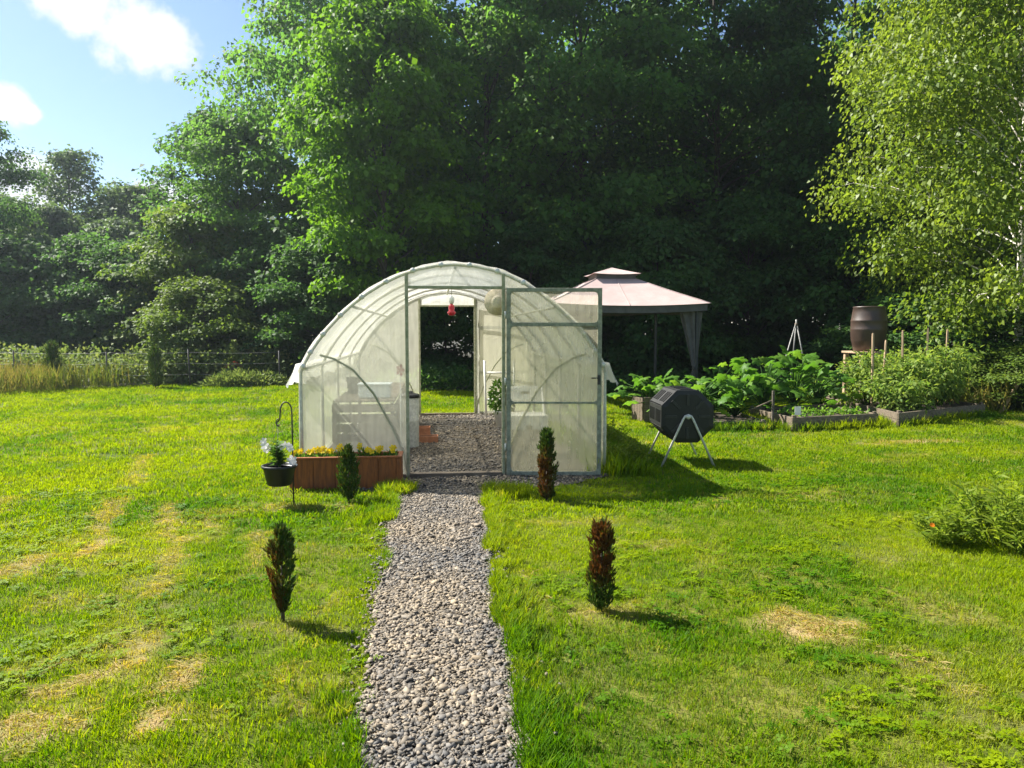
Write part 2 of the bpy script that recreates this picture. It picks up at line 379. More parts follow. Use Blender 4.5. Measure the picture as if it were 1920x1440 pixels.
# gravel path with its apron, running on into the greenhouse
ys = np.arange(-2.0, 13.95, .1); b = MB()
rows = []
for y in ys:
    if y < 7.9: l, r = path_edges(np.array([y])); l, r = float(l[0]), float(r[0])
    else: l, r = -1.36, 1.76
    rows.append([(l+(r-l)*k/10, y, float(ground_z(np.array(l+(r-l)*k/10), np.array(y)))+.010) for k in range(11)])
b.v = [q for r_ in rows for q in r_]
b.f = [(i*11+k, i*11+k+1, (i+1)*11+k+1, (i+1)*11+k) for i in range(len(rows)-1) for k in range(10)]; b.sm = [True]*len(b.f)
m, nt, p = new_mat('gravel_bed'); ge = N(nt, 'ShaderNodeNewGeometry')
vo = N(nt, 'ShaderNodeTexVoronoi', Scale=46.0); nt.links.new(ge.outputs['Position'], vo.inputs['Vector'])
n1 = N(nt, 'ShaderNodeTexNoise', Scale=2.2, Detail=4.0); nt.links.new(ge.outputs['Position'], n1.inputs['Vector'])
hs = N(nt, 'ShaderNodeSeparateColor'); nt.links.new(vo.outputs['Color'], hs.inputs[0])
c = mix_col(nt, hs.outputs[0], (.07, .07, .068), (.17, .145, .11)); c = mix_col(nt, ramp(nt, n1.outputs['Fac'], .4, .7), c, (.34, .28, .19))
c = mix_col(nt, ramp(nt, vo.outputs['Distance'], .25, .7), c, (.07, .06, .05))
nt.links.new(c, p.inputs['Base Color']); p.inputs['Roughness'].default_value = .9
bp = N(nt, 'ShaderNodeBump', Strength=1.0, Distance=.02, invert=True); nt.links.new(vo.outputs['Distance'], bp.inputs['Height']); nt.links.new(bp.outputs[0], p.inputs['Normal'])
tag(b.build('gravel_path', m), 'gravel path leading straight to the greenhouse door', 'path', kind='structure')

# the stones themselves
def on_path(x, y):
    l, r = path_edges(y); return (x > l+.01) & (x < r-.01) & (y < 7.9)
pts = []
def sample(n, x0, x1, y0, y1):
    return rng.uniform(x0, x1, n), rng.uniform(y0, y1, n)
for (n, x0, x1, y0, y1, s) in ((48000, -.55, .6, 1.4, 5.0, 1.0), (25000, -.6, .7, 5.0, 7.2, 1.0), (5500, -1.6, 2.0, 7.15, 7.9, 1.0)):
    x, y = sample(n, x0, x1, y0, y1); k = on_path(x, y); pts.append(np.stack([x[k], y[k], np.full(k.sum(), s)], 1))
x, y = sample(6000, -.75, 1.2, 7.9, 10.2); pts.append(np.stack([x, y, np.full(len(x), 1.0)], 1))
x, y = sample(5500, -1.1, 1.6, 10.2, 13.9); pts.append(np.stack([x, y, np.full(len(x), 1.25)], 1))
l, r = path_edges(np.linspace(2, 7, 500)); yy = np.linspace(2, 7, 500)          # strays in the grass edge
for e_ in (l-rng.exponential(.035, 500), r+rng.exponential(.035, 500)): pts.append(np.stack([e_, yy+rng.normal(0, .05, 500), np.full(500, .9)], 1))
pts = np.concatenate(pts); n = len(pts)
size = np.exp(rng.normal(-.05, .38, n))*pts[:, 2]
size[rng.random(n) < .02] *= 1.6
hx = .0085*size*rng.uniform(.8, 1.3, n); hy = .0060*size*rng.uniform(.7, 1.2, n); hz_ = .0024*size*rng.uniform(.7, 1.4, n)
cube = np.array([(-1, -1, -1), (1, -1, -1), (1, 1, -1), (-1, 1, -1), (-1, -1, 1), (1, -1, 1), (1, 1, 1), (-1, 1, 1)], float)
cv = np.broadcast_to(cube, (n, 8, 3)) + rng.uniform(-.42, .42, (n, 8, 3)); cv[:, 4:, :2] *= .72
cv = cv*np.stack([hx, hy, hz_], 1)[:, None, :]
az = rng.uniform(0, 6.283, n); tl = rng.normal(0, .42, n); tl2 = rng.normal(0, .38, n)
def rotm(a, b_, c_):
    ca, sa, cb, sb, cc, sc_ = np.cos(a), np.sin(a), np.cos(b_), np.sin(b_), np.cos(c_), np.sin(c_); z0 = np.zeros_like(a); o1 = z0+1
    Rz = np.stack([ca, -sa, z0, sa, ca, z0, z0, z0, o1], 1).reshape(-1, 3, 3); Rx = np.stack([o1, z0, z0, z0, cb, -sb, z0, sb, cb], 1).reshape(-1, 3, 3)
    Ry = np.stack([cc, z0, sc_, z0, o1, z0, -sc_, z0, cc], 1).reshape(-1, 3, 3); return Rz @ Rx @ Ry
cv = np.einsum('nij,nkj->nki', rotm(az, tl, tl2), cv)
cz = ground_z(pts[:, 0], pts[:, 1]) + .012 + rng.uniform(0, .012, n)
V = (cv + np.stack([pts[:, 0], pts[:, 1], cz], 1)[:, None, :]).reshape(-1, 3)
Fc = np.array([(0, 3, 2, 1), (4, 5, 6, 7), (0, 1, 5, 4), (1, 2, 6, 5), (2, 3, 7, 6), (3, 0, 4, 7)])
F = (np.arange(n)[:, None, None]*8 + Fc[None]).reshape(-1, 4)
t = np.clip(rng.beta(1.6, 1.6, n)*.8 + (fbm(pts[:, 0]*2, pts[:, 1]*1.2, 91, 3)-.5)*1.1, 0, 1)
me = np_mesh('gravel', V, F, {'tint': np.repeat(t, 6), 'shade': np.repeat(rng.random(n), 6)})
m, nt, p = new_mat('slate_chips'); a1 = N(nt, 'ShaderNodeAttribute', attribute_name='tint'); a2 = N(nt, 'ShaderNodeAttribute', attribute_name='shade')
c = mix_col(nt, a1.outputs['Fac'], (.090, .088, .084), (.240, .188, .120)); c = mix_col(nt, a2.outputs['Fac'], mix_col(nt, 1.0, c, (.50, .50, .50), 'MULTIPLY'), mix_col(nt, 1.0, c, (1.55, 1.53, 1.5), 'MULTIPLY'))
nt.links.new(c, p.inputs['Base Color']); p.inputs['Roughness'].default_value = .75
tag(link_mesh('gravel', me, m), 'loose grey and tan slate chips covering the path', 'gravel', kind='stuff')

# forest floor beyond the lawn
b = MB(); xs = np.concatenate([np.linspace(-160, -30, 10), np.linspace(-29, 29, 120), np.linspace(30, 160, 10)])
ey = edge_y(xs)
for x, y in zip(xs, ey):
    for k, yy in enumerate((y, y+1, y+3, y+8, 60, 170)):
        b.v.append((x, yy, float(ground_z(np.array(x), np.array(yy)))*(1 if yy < 24 else 0)+.02+.01*k))
b.f = [(i*6+k, (i+1)*6+k, (i+1)*6+k+1, i*6+k+1) for i in range(len(xs)-1) for k in range(5)]; b.sm = [True]*len(b.f)
M['litter'] = plain('leaf_litter', (.050, .042, .022), .95, .5, 6, bump=.8, col2=(.022, .026, .012))
tag(b.build('forest_floor', M['litter']), 'dark leaf litter under the wood behind the lawn', 'ground', kind='structure')

# ------------------------------------------------------------------ scattered grass (geometry nodes, one object)
def clump_mesh(name, seed, nb, hgt, rad, w):
    r = np.random.default_rng(seed)
    a = r.uniform(0, 6.283, nb); q = rad*np.sqrt(r.random(nb)); P = np.stack([q*np.cos(a), q*np.sin(a), np.full(nb, -.004)], 1)
    h = hgt*r.uniform(.55, 1.15, nb); la = r.uniform(0, 6.283, nb); lean = r.uniform(.1, .75, nb)*h
    d = np.stack([np.cos(la), np.sin(la), np.zeros(nb)], 1); fa = la + math.pi/2 + r.normal(0, .5, nb)
    s = np.stack([np.cos(fa), np.sin(fa), np.zeros(nb)], 1)*(w*r.uniform(.7, 1.3, nb))[:, None]*.5
    z = np.array([0, 0, 1.0])
    m1 = P + d*(lean*.35)[:, None] + z*(h*.55)[:, None]; tip = P + d*lean[:, None] + z*(h*.95)[:, None]
    V = np.stack([P-s*.8, P+s*.8, m1+s, m1-s, tip+s*.12, tip-s*.12], 1).reshape(-1, 3)
    o = np.arange(nb)[:, None]*6
    F = np.concatenate([o+np.array([[0, 1, 2, 3]]), o+np.array([[3, 2, 4, 5]])])
    return np_mesh(name, V, F)
def scatter(name, P, rot, scl, idx, attrs, protos, mat):
    n = len(P); me = bpy.data.meshes.new(name); me.vertices.add(n); me.vertices.foreach_set('co', P.astype(np.float32).ravel())
    def at_(k, t, val, f): q = me.attributes.new(k, t, 'POINT'); q.data.foreach_set(f, np.ascontiguousarray(val).ravel())
    at_('rot', 'FLOAT_VECTOR', rot.astype(np.float32), 'vector'); at_('scl', 'FLOAT', scl.astype(np.float32), 'value'); at_('idx', 'INT', idx.astype(np.int32), 'value')
    for k, v in attrs.items(): at_(k, 'FLOAT', v.astype(np.float32), 'value')
    col = bpy.data.collections.new(name+'_kinds')
    for q in protos:
        if not q.materials: q.materials.append(mat)
        col.objects.link(bpy.data.objects.new(q.name, q))
    o = link_mesh(name, me, mat)
    ng = bpy.data.node_groups.new(name+'_scatter', 'GeometryNodeTree')
    ng.interface.new_socket('Geometry', in_out='INPUT', socket_type='NodeSocketGeometry'); ng.interface.new_socket('Geometry', in_out='OUTPUT', socket_type='NodeSocketGeometry')
    gi = ng.nodes.new('NodeGroupInput'); go = ng.nodes.new('NodeGroupOutput'); ip = ng.nodes.new('GeometryNodeInstanceOnPoints')
    ci = ng.nodes.new('GeometryNodeCollectionInfo'); ci.inputs['Collection'].default_value = col; ci.inputs['Separate Children'].default_value = True; ci.inputs['Reset Children'].default_value = True
    def na(nm, ty):
        q = ng.nodes.new('GeometryNodeInputNamedAttribute'); q.data_type = ty; q.inputs['Name'].default_value = nm
        return [s_ for s_ in q.outputs if s_.enabled and s_.name == 'Attribute'][0]
    ng.links.new(gi.outputs[0], ip.inputs['Points']); ng.links.new(ci.outputs[0], ip.inputs['Instance']); ip.inputs['Pick Instance'].default_value = True
    ng.links.new(na('idx', 'INT'), ip.inputs['Instance Index']); ng.links.new(na('rot', 'FLOAT_VECTOR'), ip.inputs['Rotation']); ng.links.new(na('scl', 'FLOAT'), ip.inputs['Scale'])
    ng.links.new(ip.outputs[0], go.inputs[0])
    mo = o.modifiers.new('scatter', 'NODES'); mo.node_group = ng; return o

BEDS = [[(5.48, 10.99), (7.1, 11.4), (7.05, 12.9), (5.45, 12.5)], [(7.45, 11.35), (9.87, 12.55), (9.6, 14.6), (7.85, 14.3)], [(3.95, 11.2), (5.1, 11.15), (5.2, 12.4), (4.0, 12.4)]]
def in_poly(x, y, poly):
    ins = np.ones(len(x), bool)
    for k in range(len(poly)):
        (ax, ay), (bx, by) = poly[k], poly[(k+1) % len(poly)]
        ins &= ((bx-ax)*(y-ay)-(by-ay)*(x-ax)) > -.02
    return ins
def lawn_ok(x, y):
    l, r = path_edges(y); n_ = (fbm(x*6, y*6, 13, 2)-.5)*.10
    k = ~((x > l-.01+n_) & (x < r+.01+n_) & (y < 7.95)); k &= ~((x > -1.42) & (x < 1.82) & (y > 7.7) & (y < 13.9))
    k &= y < edge_y(x)+.3
    for q in BEDS: k &= ~in_poly(x, y, q)
    k &= ~((x > -1.45) & (x < -.34) & (y > 7.33) & (y < 7.7))
    return k
A = []
def band(y0, y1, per_m2, s, idx0, kinds):
    x0, x1 = -.60*y1-1.6, .88*y1+1.6; x0 = max(x0, -13.5); x1 = min(x1, 15)
    n = int((x1-x0)*(y1-y0)*per_m2); x, y = sample(n, x0, x1, y0, y1)
    k = lawn_ok(x, y) & (x > -.60*y-1.6) & (x < .88*y+1.6); x, y = x[k], y[k]; n = len(x)
    dr = dryness(x, y); keep = rng.random(n) > np.clip((dr-.55)*1.5, 0, .72); x, y, dr = x[keep], y[keep], dr[keep]; n = len(x)
    sc_ = s*rng.uniform(.65, 1.25, n)*(1-.35*dr)*(.72+.56*fbm(x*1.7, y*1.7, 61, 3))
    A.append((x, y, sc_, dr, rng.integers(idx0, idx0+kinds, n)))
band(1.2, 3.6, 950, .95, 0, 4); band(3.6, 6.0, 620, 1.0, 0, 4); band(6.0, 9.5, 330, 1.15, 4, 3); band(9.5, 15, 130, 1.45, 4, 3); band(15, 23, 75, 1.75, 4, 3)
# longer grass along the path edge, round the box and beside the greenhouse
yy = rng.uniform(1.4, 7.2, 4200); l, r = path_edges(yy); sd = rng.random(4200) < .5
x = np.where(sd, l-rng.exponential(.075, 4200)+.015, r+rng.exponential(.075, 4200)-.015)
k = fbm(x*2+3, yy*1.4, 43, 3) > .40; A.append((x[k], yy[k], rng.uniform(.65, 1.35, k.sum())*(.55+.7*fbm(x[k]*1.5, yy[k]*1.5, 47, 2)), dryness(x[k], yy[k])*.5, rng.integers(7, 10, k.sum())))
x = rng.uniform(1.80, 2.45, 700)+rng.normal(0, .08, 700); y = rng.uniform(7.7, 11.5, 700); A.append((x, y, rng.uniform(1.3, 3.4, 700)*np.clip(1.3-(x-1.8)*1.3, .4, 1.2), np.zeros(700)+.02, rng.integers(7, 10, 700)))
for q in BEDS:
    for k_ in range(4):
        a_, b_ = np.array(q[k_]), np.array(q[(k_+1) % 4]); t_ = rng.random(120)[:, None]; nn = np.array([b_[1]-a_[1], -(b_-a_)[0]]); nn = nn/np.hypot(*nn)
        pp = a_+(b_-a_)*t_+nn*rng.uniform(.02, .14, 120)[:, None]; A.append((pp[:, 0], pp[:, 1], rng.uniform(1.0, 2.6, 120), np.full(120, .05), rng.integers(7, 10, 120)))
x, y = sample(160, -.55, -.25, 7.0, 7.3); A.append((x, y, rng.uniform(1.0, 1.9, 160), np.full(160, .08), rng.integers(7, 10, 160)))
x, y = sample(150, .45, .85, 6.75, 7.15); A.append((x, y, rng.uniform(1.0, 1.8, 150), np.full(150, .02), rng.integers(7, 10, 150)))
x, y = sample(26000, -4.5, 6.5, 1.3, 7.5); k = lawn_ok(x, y) & (rng.random(len(x)) < np.clip((fbm(x*1.6+2, y*1.6, 83, 4)-.47)*2.0, 0, .32)) & (dryness(x, y) < .3); x, y = x[k], y[k]; n = len(x)
A.append((x, y, rng.uniform(.6, 1.1, n), np.zeros(n), rng.integers(10, 12, n)))
x, y = sample(60000, -4.5, 6.5, 1.3, 10.5); k = lawn_ok(x, y) & (rng.random(len(x)) < np.clip(dryness(x, y)*1.35-.24, 0, 1)); x, y = x[k], y[k]; n = len(x)
A.append((x, y, rng.uniform(.7, 1.3, n), rng.uniform(.5, 1.0, n), rng.integers(12, 14, n)))
x = np.concatenate([a_[0] for a_ in A]); y = np.concatenate([a_[1] for a_ in A]); sc_ = np.concatenate([a_[2] for a_ in A]); dr = np.concatenate([a_[3] for a_ in A]); ix = np.concatenate([a_[4] for a_ in A])
n = len(x)
tint = np.clip((fbm(x*.9+5, y*.9, 17, 4)-.5)*2.0+.5+rng.normal(0, .22, n) + .12*np.clip((y-7)/8, 0, 1.5) - .05*(ix >= 10), 0, 1)
dr = np.clip(dr*rng.uniform(.4, 1.35, n) + (rng.random(n) < .03)*.4, 0, 1)
protos = [clump_mesh('grass_clump', 100+k, 17, .033, .055, .0040) for k in range(4)] + [clump_mesh('grass_clump', 200+k, 15, .033, .075, .0070) for k in range(3)] + [clump_mesh('grass_tuft', 300+k, 16, .075, .030, .0046) for k in range(3)]
def clover_mesh(seed):
    r = np.random.default_rng(seed); nb = 9; a = r.uniform(0, 6.283, nb); q = .05*np.sqrt(r.random(nb)); C_ = np.stack([q*np.cos(a), q*np.sin(a), r.uniform(.018, .034, nb)], 1)
    P_ = np.repeat(C_, 3, 0); a3 = np.tile(np.arange(3)*2.094, nb)+np.repeat(r.uniform(0, 6.28, nb), 3); D_ = np.stack([np.cos(a3), np.sin(a3), r.uniform(-.1, .35, nb*3)], 1)
    V_, F_ = leaf_quads(P_, D_, unit(np.array([0, 0, 1.0])+r.normal(0, .2, (nb*3, 3))), .017, .017, wpos=.6); return np_mesh('clover', V_, F_)
def straw_mesh(seed):
    r = np.random.default_rng(seed); nb = 16; a = r.uniform(0, 6.283, nb); q = .06*np.sqrt(r.random(nb)); P_ = np.stack([q*np.cos(a), q*np.sin(a), r.uniform(.003, .014, nb)], 1); a3 = r.uniform(0, 6.28, nb)
    V_, F_ = leaf_quads(P_, np.stack([np.cos(a3), np.sin(a3), r.normal(.05, .2, nb)], 1), unit(np.array([0, 0, 1.0])+r.normal(0, .5, (nb, 3))), r.uniform(.03, .07, nb), .0045, wpos=.5); return np_mesh('straw', V_, F_)
protos += [clover_mesh(400+k) for k in range(2)] + [straw_mesh(500+k) for k in range(2)]
for k_, q in enumerate(protos): q.name = 'grass_clump_%02d' % k_
P = np.stack([x, y, ground_z(x, y)], 1); rot = np.stack([rng.normal(0, .12, n), rng.normal(0, .12, n), rng.uniform(0, 6.283, n)], 1)
g = scatter('lawn_grass', P, rot, sc_, ix, {'tint': tint, 'dry': dr}, protos, M['grass'])
tag(g, 'short mown grass blades of the lawn with dry straw patches', 'grass', kind='stuff')
print('grass clumps', n, 'stones', len(pts))
# ------------------------------------------------------------------ trees
def tree_meshes(seed, H, Rm, base, nl, nleaf, LL, LW, lobe=(.55, .95), flat=.26, rise=(25, 50), prof=None, wood=.012, kind='broad', lean=(0, 0), hang=.35, tilt=.42, sub=5, limb=.34):
    """trunk-and-limb mesh (vertex lists) and a crown of leaf faces carried on drooping sprays"""
    r = np.random.default_rng(seed); rd = random.Random(seed)
    prof = prof or (lambda t: (0.62+.38*math.sin(min(t/.42, 1)*math.pi/2)) if t < .42 else max(.10, math.cos((t-.42)/.58*math.pi/2)**.75))
    b = MB(); top = H*.95
    ph = rd.uniform(0, 6.28)
    def tp(z):
        t = z/H; return Vector((lean[0]*t*t*H+math.sin(t*5+ph)*.014*H*t, lean[1]*t*t*H+math.cos(t*4+ph)*.014*H*t, z))
    r0 = wood*H
    b.tube([tp(top*k/10) for k in range(11)], [r0*(1.35 if k == 0 else 1)*(1-.93*(k/10)**.9)+.008 for k in range(11)], 9)
    sprays = []
    for i in range(nl):
        t = (i+rd.uniform(.1, .9))/nl; t = t**.92; h = H*(base+(0.97-base)*t); az = i*2.39996+rd.uniform(-.5, .5)
        L = Rm*prof(t)*rd.uniform(.72, 1.18); el = R(rise[0]+(rise[1]-rise[0])*t+rd.uniform(-10, 10))
        h0 = max(H*.12, h-L*math.tan(el)*.45)
        s = tp(h0); d = Vector((math.cos(az), math.sin(az), 0)); pts_ = []
        for k in range(7):
            q = k/6; pts_.append(s+d*(L*q)+Vector((0, 0, (h-h0)*1.35*q**.8+L*.25*math.tan(el)*q-L*.30*q*q*q))+Vector((rd.uniform(-1, 1), rd.uniform(-1, 1), rd.uniform(-.6, .6)))*L*.035*q)
        lr = max(.014, r0*limb*(1-t*.65))
        b.tube(pts_, [lr*(1-.86*k/6)+.004 for k in range(7)], 5, False)
        def at(q):
            f = q*6; k = min(5, int(f)); return pts_[k].lerp(pts_[k+1], f-k)
        for j in range(sub):
            q = .34+.62*(j+rd.random()*.8)/sub; p0 = at(q); sg = 1 if j % 2 else -1
            da = az+sg*rd.uniform(.45, 1.1); sl = L*(.52-.30*q)*rd.uniform(.7, 1.2)+.15
            e = p0+Vector((math.cos(da), math.sin(da), rd.uniform(-.05, .45)))*sl
            mid = p0.lerp(e, .5)+Vector((0, 0, sl*.10))
            b.tube([p0, mid, e], [lr*.40*(1-q*.6)+.004, lr*.24+.003, .003], 4, False)
            sprays += [(e, da), (mid, da)] if rd.random() < .65 else [(e, da)]
        sprays += [(pts_[-1], az), (at(.78), az)]
    sprays += [(tp(top)+Vector((rd.uniform(-.3, .3), rd.uniform(-.3, .3), rd.uniform(-.3, .25)))*Rm*.25, rd.uniform(0, 6.28)) for _ in range(5)]
    C = np.array([list(s_[0]) for s_ in sprays]); ca = np.array([s_[1] for s_ in sprays]); ns = len(C)
    rad = r.uniform(lobe[0], lobe[1], ns)*Rm*.27; w = rad**2*r.uniform(.55, 1.3, ns); cnt = r.multinomial(nleaf, w/w.sum())
    who = np.repeat(np.arange(ns), cnt); n = len(who)
    a = r.uniform(0, 6.283, n); q = np.sqrt(r.random(n))*(.72+.5*(fbm(a*1.3, who*3.1, seed, 2)))
    rr = rad[who]; lx = q*np.cos(a)*1.25; ly = q*np.sin(a)*.85; th = r.normal(0, 1, n)*flat
    dx, dy = np.cos(ca[who]), np.sin(ca[who])
    P = C[who] + np.stack([(lx*dx-ly*dy)*rr, (lx*dy+ly*dx)*rr, (th*(1-.5*q)-hang*q*q+.10)*rr], 1)
    rad_dir = np.stack([lx*dx-ly*dy, lx*dy+ly*dx, -.35-.5*q], 1) + r.normal(0, .55, (n, 3))
    Nn = np.stack([lx*.35*dx, lx*.35*dy, np.ones(n)], 1) + r.normal(0, tilt, (n, 3))
    sz = np.exp(r.normal(0, .22, n))
    V, F = leaf_quads(P, rad_dir, unit(Nn), LL*sz, LW*sz, droop=.10)
    cl_t = r.random(ns)
    tint = np.clip(.55*cl_t[who]+.45*r.random(n), 0, 1)
    return b, V, F, tint
def tree_kind(name, *a, mat=None, bark=None, **k):
    b, V, F, tint = tree_meshes(*a, **k)
    tm = b.mesh(name+'_trunk'); tm.materials.append(bark or M['bark'])
    cm = np_mesh(name+'_crown', V, F, {'tint': tint}); cm.materials.append(mat)
    return tm, cm
TREES = []
def plant(kind, name, label, x, y, rz=0.0, s=(1, 1, 1), cat='tree', group=None, mat=None, tilt=(0, 0)):
    tm, cm = kind
    e = empty(name, (x, y, float(ground_z(np.array(float(x)), np.array(float(y))))), 0); e.rotation_euler = (tilt[0], tilt[1], rz); e.scale = s
    put(bpy.data.objects.new('trunk', tm), e)
    c = put(bpy.data.objects.new('crown', cm), e)
    if mat is not None:
        c.material_slots[0].link = 'OBJECT'; c.material_slots[0].material = mat
    tag(e, label, cat, group); TREES.append(e); return e

maple_a = tree_kind('maple_a', 11, 17, 5.0, .16, 44, 50000, .17, .145, mat=M['maple'])
maple_b = tree_kind('maple_b', 12, 17, 4.6, .20, 40, 45000, .17, .145, mat=M['maple'])
maple_c = tree_kind('maple_c', 13, 16, 4.4, .12, 40, 44000, .16, .14, mat=M['maple'])
young = tree_kind('young_maple', 14, 11.5, 2.5, .22, 36, 46000, .15, .13, mat=M['bright'], rise=(35, 62), lobe=(.8, 1.35))
under_a = tree_kind('under_a', 15, 5.5, 1.9, .06, 24, 22000, .12, .10, mat=M['bush'], rise=(25, 60), lobe=(.8, 1.4), wood=.009)
under_b = tree_kind('under_b', 16, 5.0, 2.2, .05, 26, 24000, .13, .11, mat=M['bush'], rise=(20, 55), lobe=(.8, 1.4), wood=.009)
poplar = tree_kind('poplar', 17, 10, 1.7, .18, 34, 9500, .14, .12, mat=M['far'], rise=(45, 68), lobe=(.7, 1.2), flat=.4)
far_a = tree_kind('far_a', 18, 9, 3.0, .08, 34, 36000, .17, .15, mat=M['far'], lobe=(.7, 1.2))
birch_k = tree_kind('birch', 19, 14.5, 3.9, .13, 74, 150000, .100, .078, mat=M['birch_leaf'], bark=M['birch_bark'], rise=(25, 58), lobe=(.62, 1.05), flat=.40, hang=.5, wood=.0075, tilt=.65, lean=(-.012, 0), limb=.20,
                    prof=lambda t: (.80+.20*math.sin(min(t/.15, 1)*math.pi/2)) if t < .55 else max(.12, 1-((t-.55)/.45)**1.6*.9))

# the big trees of the wood edge, left to right
plant(maple_a, 'maple_tree', 'tall dark maple at the left end of the wood, its edge against the sky', -3.7, 30.5, .4, (.84, .84, 1.02), mat=M['mid'])
plant(young, 'maple_tree', 'bright green slender maple standing forward directly behind the greenhouse', -1.55, 22.6, 1.2, (.88, .88, 1.0))
plant(maple_c, 'maple_tree', 'mid green maple behind the greenhouse, just right of the bright slender maple', 1.6, 25.5, 2.0, (.9, .9, 1.0), mat=M['mid'])
plant(maple_b, 'maple_tree', 'large shaded maple rising right behind the gazebo roof', 5.2, 26.5, .9, (1, 1, 1), mat=M['mid'])
plant(maple_a, 'maple_tree', 'shaded maple between the gazebo and the brown barrel', 10.2, 27.0, 2.6, (.95, .95, .98))
plant(maple_c, 'maple_tree', 'dark maple behind the brown barrel, next to the birch', 14.6, 25.5, 4.4, (1, 1, 1.05))
plant(maple_b, 'maple_tree', 'dark maple hidden mostly behind the birch', 19.5, 22.5, 5.2, (1, 1, 1))
plant(poplar, 'young_tree', 'narrow pointed young tree at the left foot of the tall dark maple', -9.0, 31.0, .5, (1.15, 1.15, 1.02), mat=M['maple'])
plant(maple_c, 'maple_tree', 'middle-height maple between the tall dark maple and the far left treeline', -7.4, 29.0, 3.3, (.62, .62, .60), mat=M['mid'])
for (x, y, kd, rz, s) in ((-2.5, 35, maple_b, 3.1, 1.02), (2.2, 33.5, maple_a, 1.0, 1.05), (7.6, 34, maple_c, 2.2, 1.1), (12.8, 34, maple_b, 4.0, 1.0), (18, 32.5, maple_a, 5.5, 1.0), (23, 30, maple_c, .6, 1.0), (26, 24, maple_a, 2.9, .9), (23.5, 38, maple_b, 1.5, 1.0), (5, 41, maple_b, 5.9, 1.05), (15, 41, maple_a, 4.9, 1.05), (-3.5, 40, maple_c, 3.6, .95), (30, 32, maple_b, 2.5, 1.0)):
    plant(kd, 'forest_tree', 'shaded broadleaf tree in the deep back row of the wood', x, y, rz, (s, s, s*.84), group='trees in the back row of the wood')
# undergrowth at the foot of the wood
plant(under_a, 'understory_tree', 'pale sunlit bushy tree at the edge of the wood, left of the greenhouse', -8.4, 27.3, .3, (1.15, 1.15, 1.05))
plant(under_b, 'understory_tree', 'low yellow-green bush growing behind the wire fence near the coral flower pot', -7.2, 24.3, 1.9, (.8, .8, .62))
plant(under_b, 'understory_tree', 'broad green bush under the tall dark maple', -5.0, 26.5, 2.8, (1.15, 1.15, 1.05), mat=M['maple'])
plant(under_a, 'understory_tree', 'dark bush seen just left of the greenhouse arch', -3.4, 24.0, 4.0, (1.0, 1.0, .8), mat=M['maple'])
for (x, y, kd, rz, s) in ((.3, 24.5, under_b, .4, .85), (2.8, 22.5, under_a, 1.4, .9), (6.6, 22.0, under_b, 2.4, 1.0), (9.8, 22.8, under_a, 3.4, 1.1), (12.4, 21, under_b, 4.4, 1.0), (15.5, 19.5, under_a, 5.0, 1.1), (-1.6, 27, under_a, 3.0, 1.1), (4.6, 30, under_b, 1.0, 1.3), (8.5, 30.5, under_a, 1.0, 1.3), (12, 30, under_b, 1.7, 1.3), (16, 29, under_a, 2.9, 1.3)):
    plant(kd, 'undergrowth_bush', 'dark shaded bush growing between the trunks of the wood', x, y, rz, (s, s, s*.95), cat='bush', group='undergrowth in the wood', mat=M['maple'])
# far trees on the left
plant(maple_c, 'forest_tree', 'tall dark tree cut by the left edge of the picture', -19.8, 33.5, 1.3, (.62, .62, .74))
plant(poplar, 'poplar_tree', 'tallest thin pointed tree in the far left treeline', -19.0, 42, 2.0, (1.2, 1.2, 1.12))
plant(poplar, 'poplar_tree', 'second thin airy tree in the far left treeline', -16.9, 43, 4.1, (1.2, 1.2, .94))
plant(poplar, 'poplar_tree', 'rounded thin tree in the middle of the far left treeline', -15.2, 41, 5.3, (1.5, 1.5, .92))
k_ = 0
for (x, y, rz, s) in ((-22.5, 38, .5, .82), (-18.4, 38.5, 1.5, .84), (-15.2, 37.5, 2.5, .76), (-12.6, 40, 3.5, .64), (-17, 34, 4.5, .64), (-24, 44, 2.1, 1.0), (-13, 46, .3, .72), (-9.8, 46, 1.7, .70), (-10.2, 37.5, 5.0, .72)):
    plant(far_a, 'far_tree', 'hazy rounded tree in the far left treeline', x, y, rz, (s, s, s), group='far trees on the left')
plant(under_b, 'understory_tree', 'rounded green bush standing before the far left treeline', -12.9, 29.5, .9, (1.05, 1.05, 1.0), mat=M['maple'])
plant(under_a, 'understory_tree', 'dark bush at the left picture edge behind the meadow grass', -15.8, 28.5, 2.2, (1.2, 1.2, .9), mat=M['maple'])
plant(under_a, 'understory_tree', 'dark bush between the two small fence cedars', -10.6, 28.0, 3.9, (1.0, 1.0, .85), mat=M['maple'])
# a spruce tip on the skyline
b = MB(); b.tube([(0, 0, 0), (0, 0, 5), (0, 0, 10)], [.16, .1, .01], 7); tm = b.mesh('spruce_trunk'); tm.materials.append(M['bark'])
r = np.random.default_rng(5); n = 16000; z = 1+9*(1-np.sqrt(r.random(n))*.98); q = (10.1-z)/9*1.7; tier = np.mod(z*2.2, 1); q = q*(.55+.45*(1-tier)); a = r.uniform(0, 6.283, n); f_ = np.sqrt(r.random(n))
P = np.stack([np.cos(a)*q*f_, np.sin(a)*q*f_, z-q*f_*.25], 1); V, F = leaf_quads(P, np.stack([np.cos(a), np.sin(a), -.2+r.normal(0, .3, n)], 1)+r.normal(0, .4, (n, 3)), unit(r.normal(0, .6, (n, 3))+[0, 0, 1]), .22, .05)
cm = np_mesh('spruce_crown', V, F, {'tint': r.random(n)}); cm.materials.append(M['spruce'])
plant((tm, cm), 'spruce_tree', 'small dark spruce tip poking above the far left treeline', -17.6, 47, 0, (1, 1, .98))
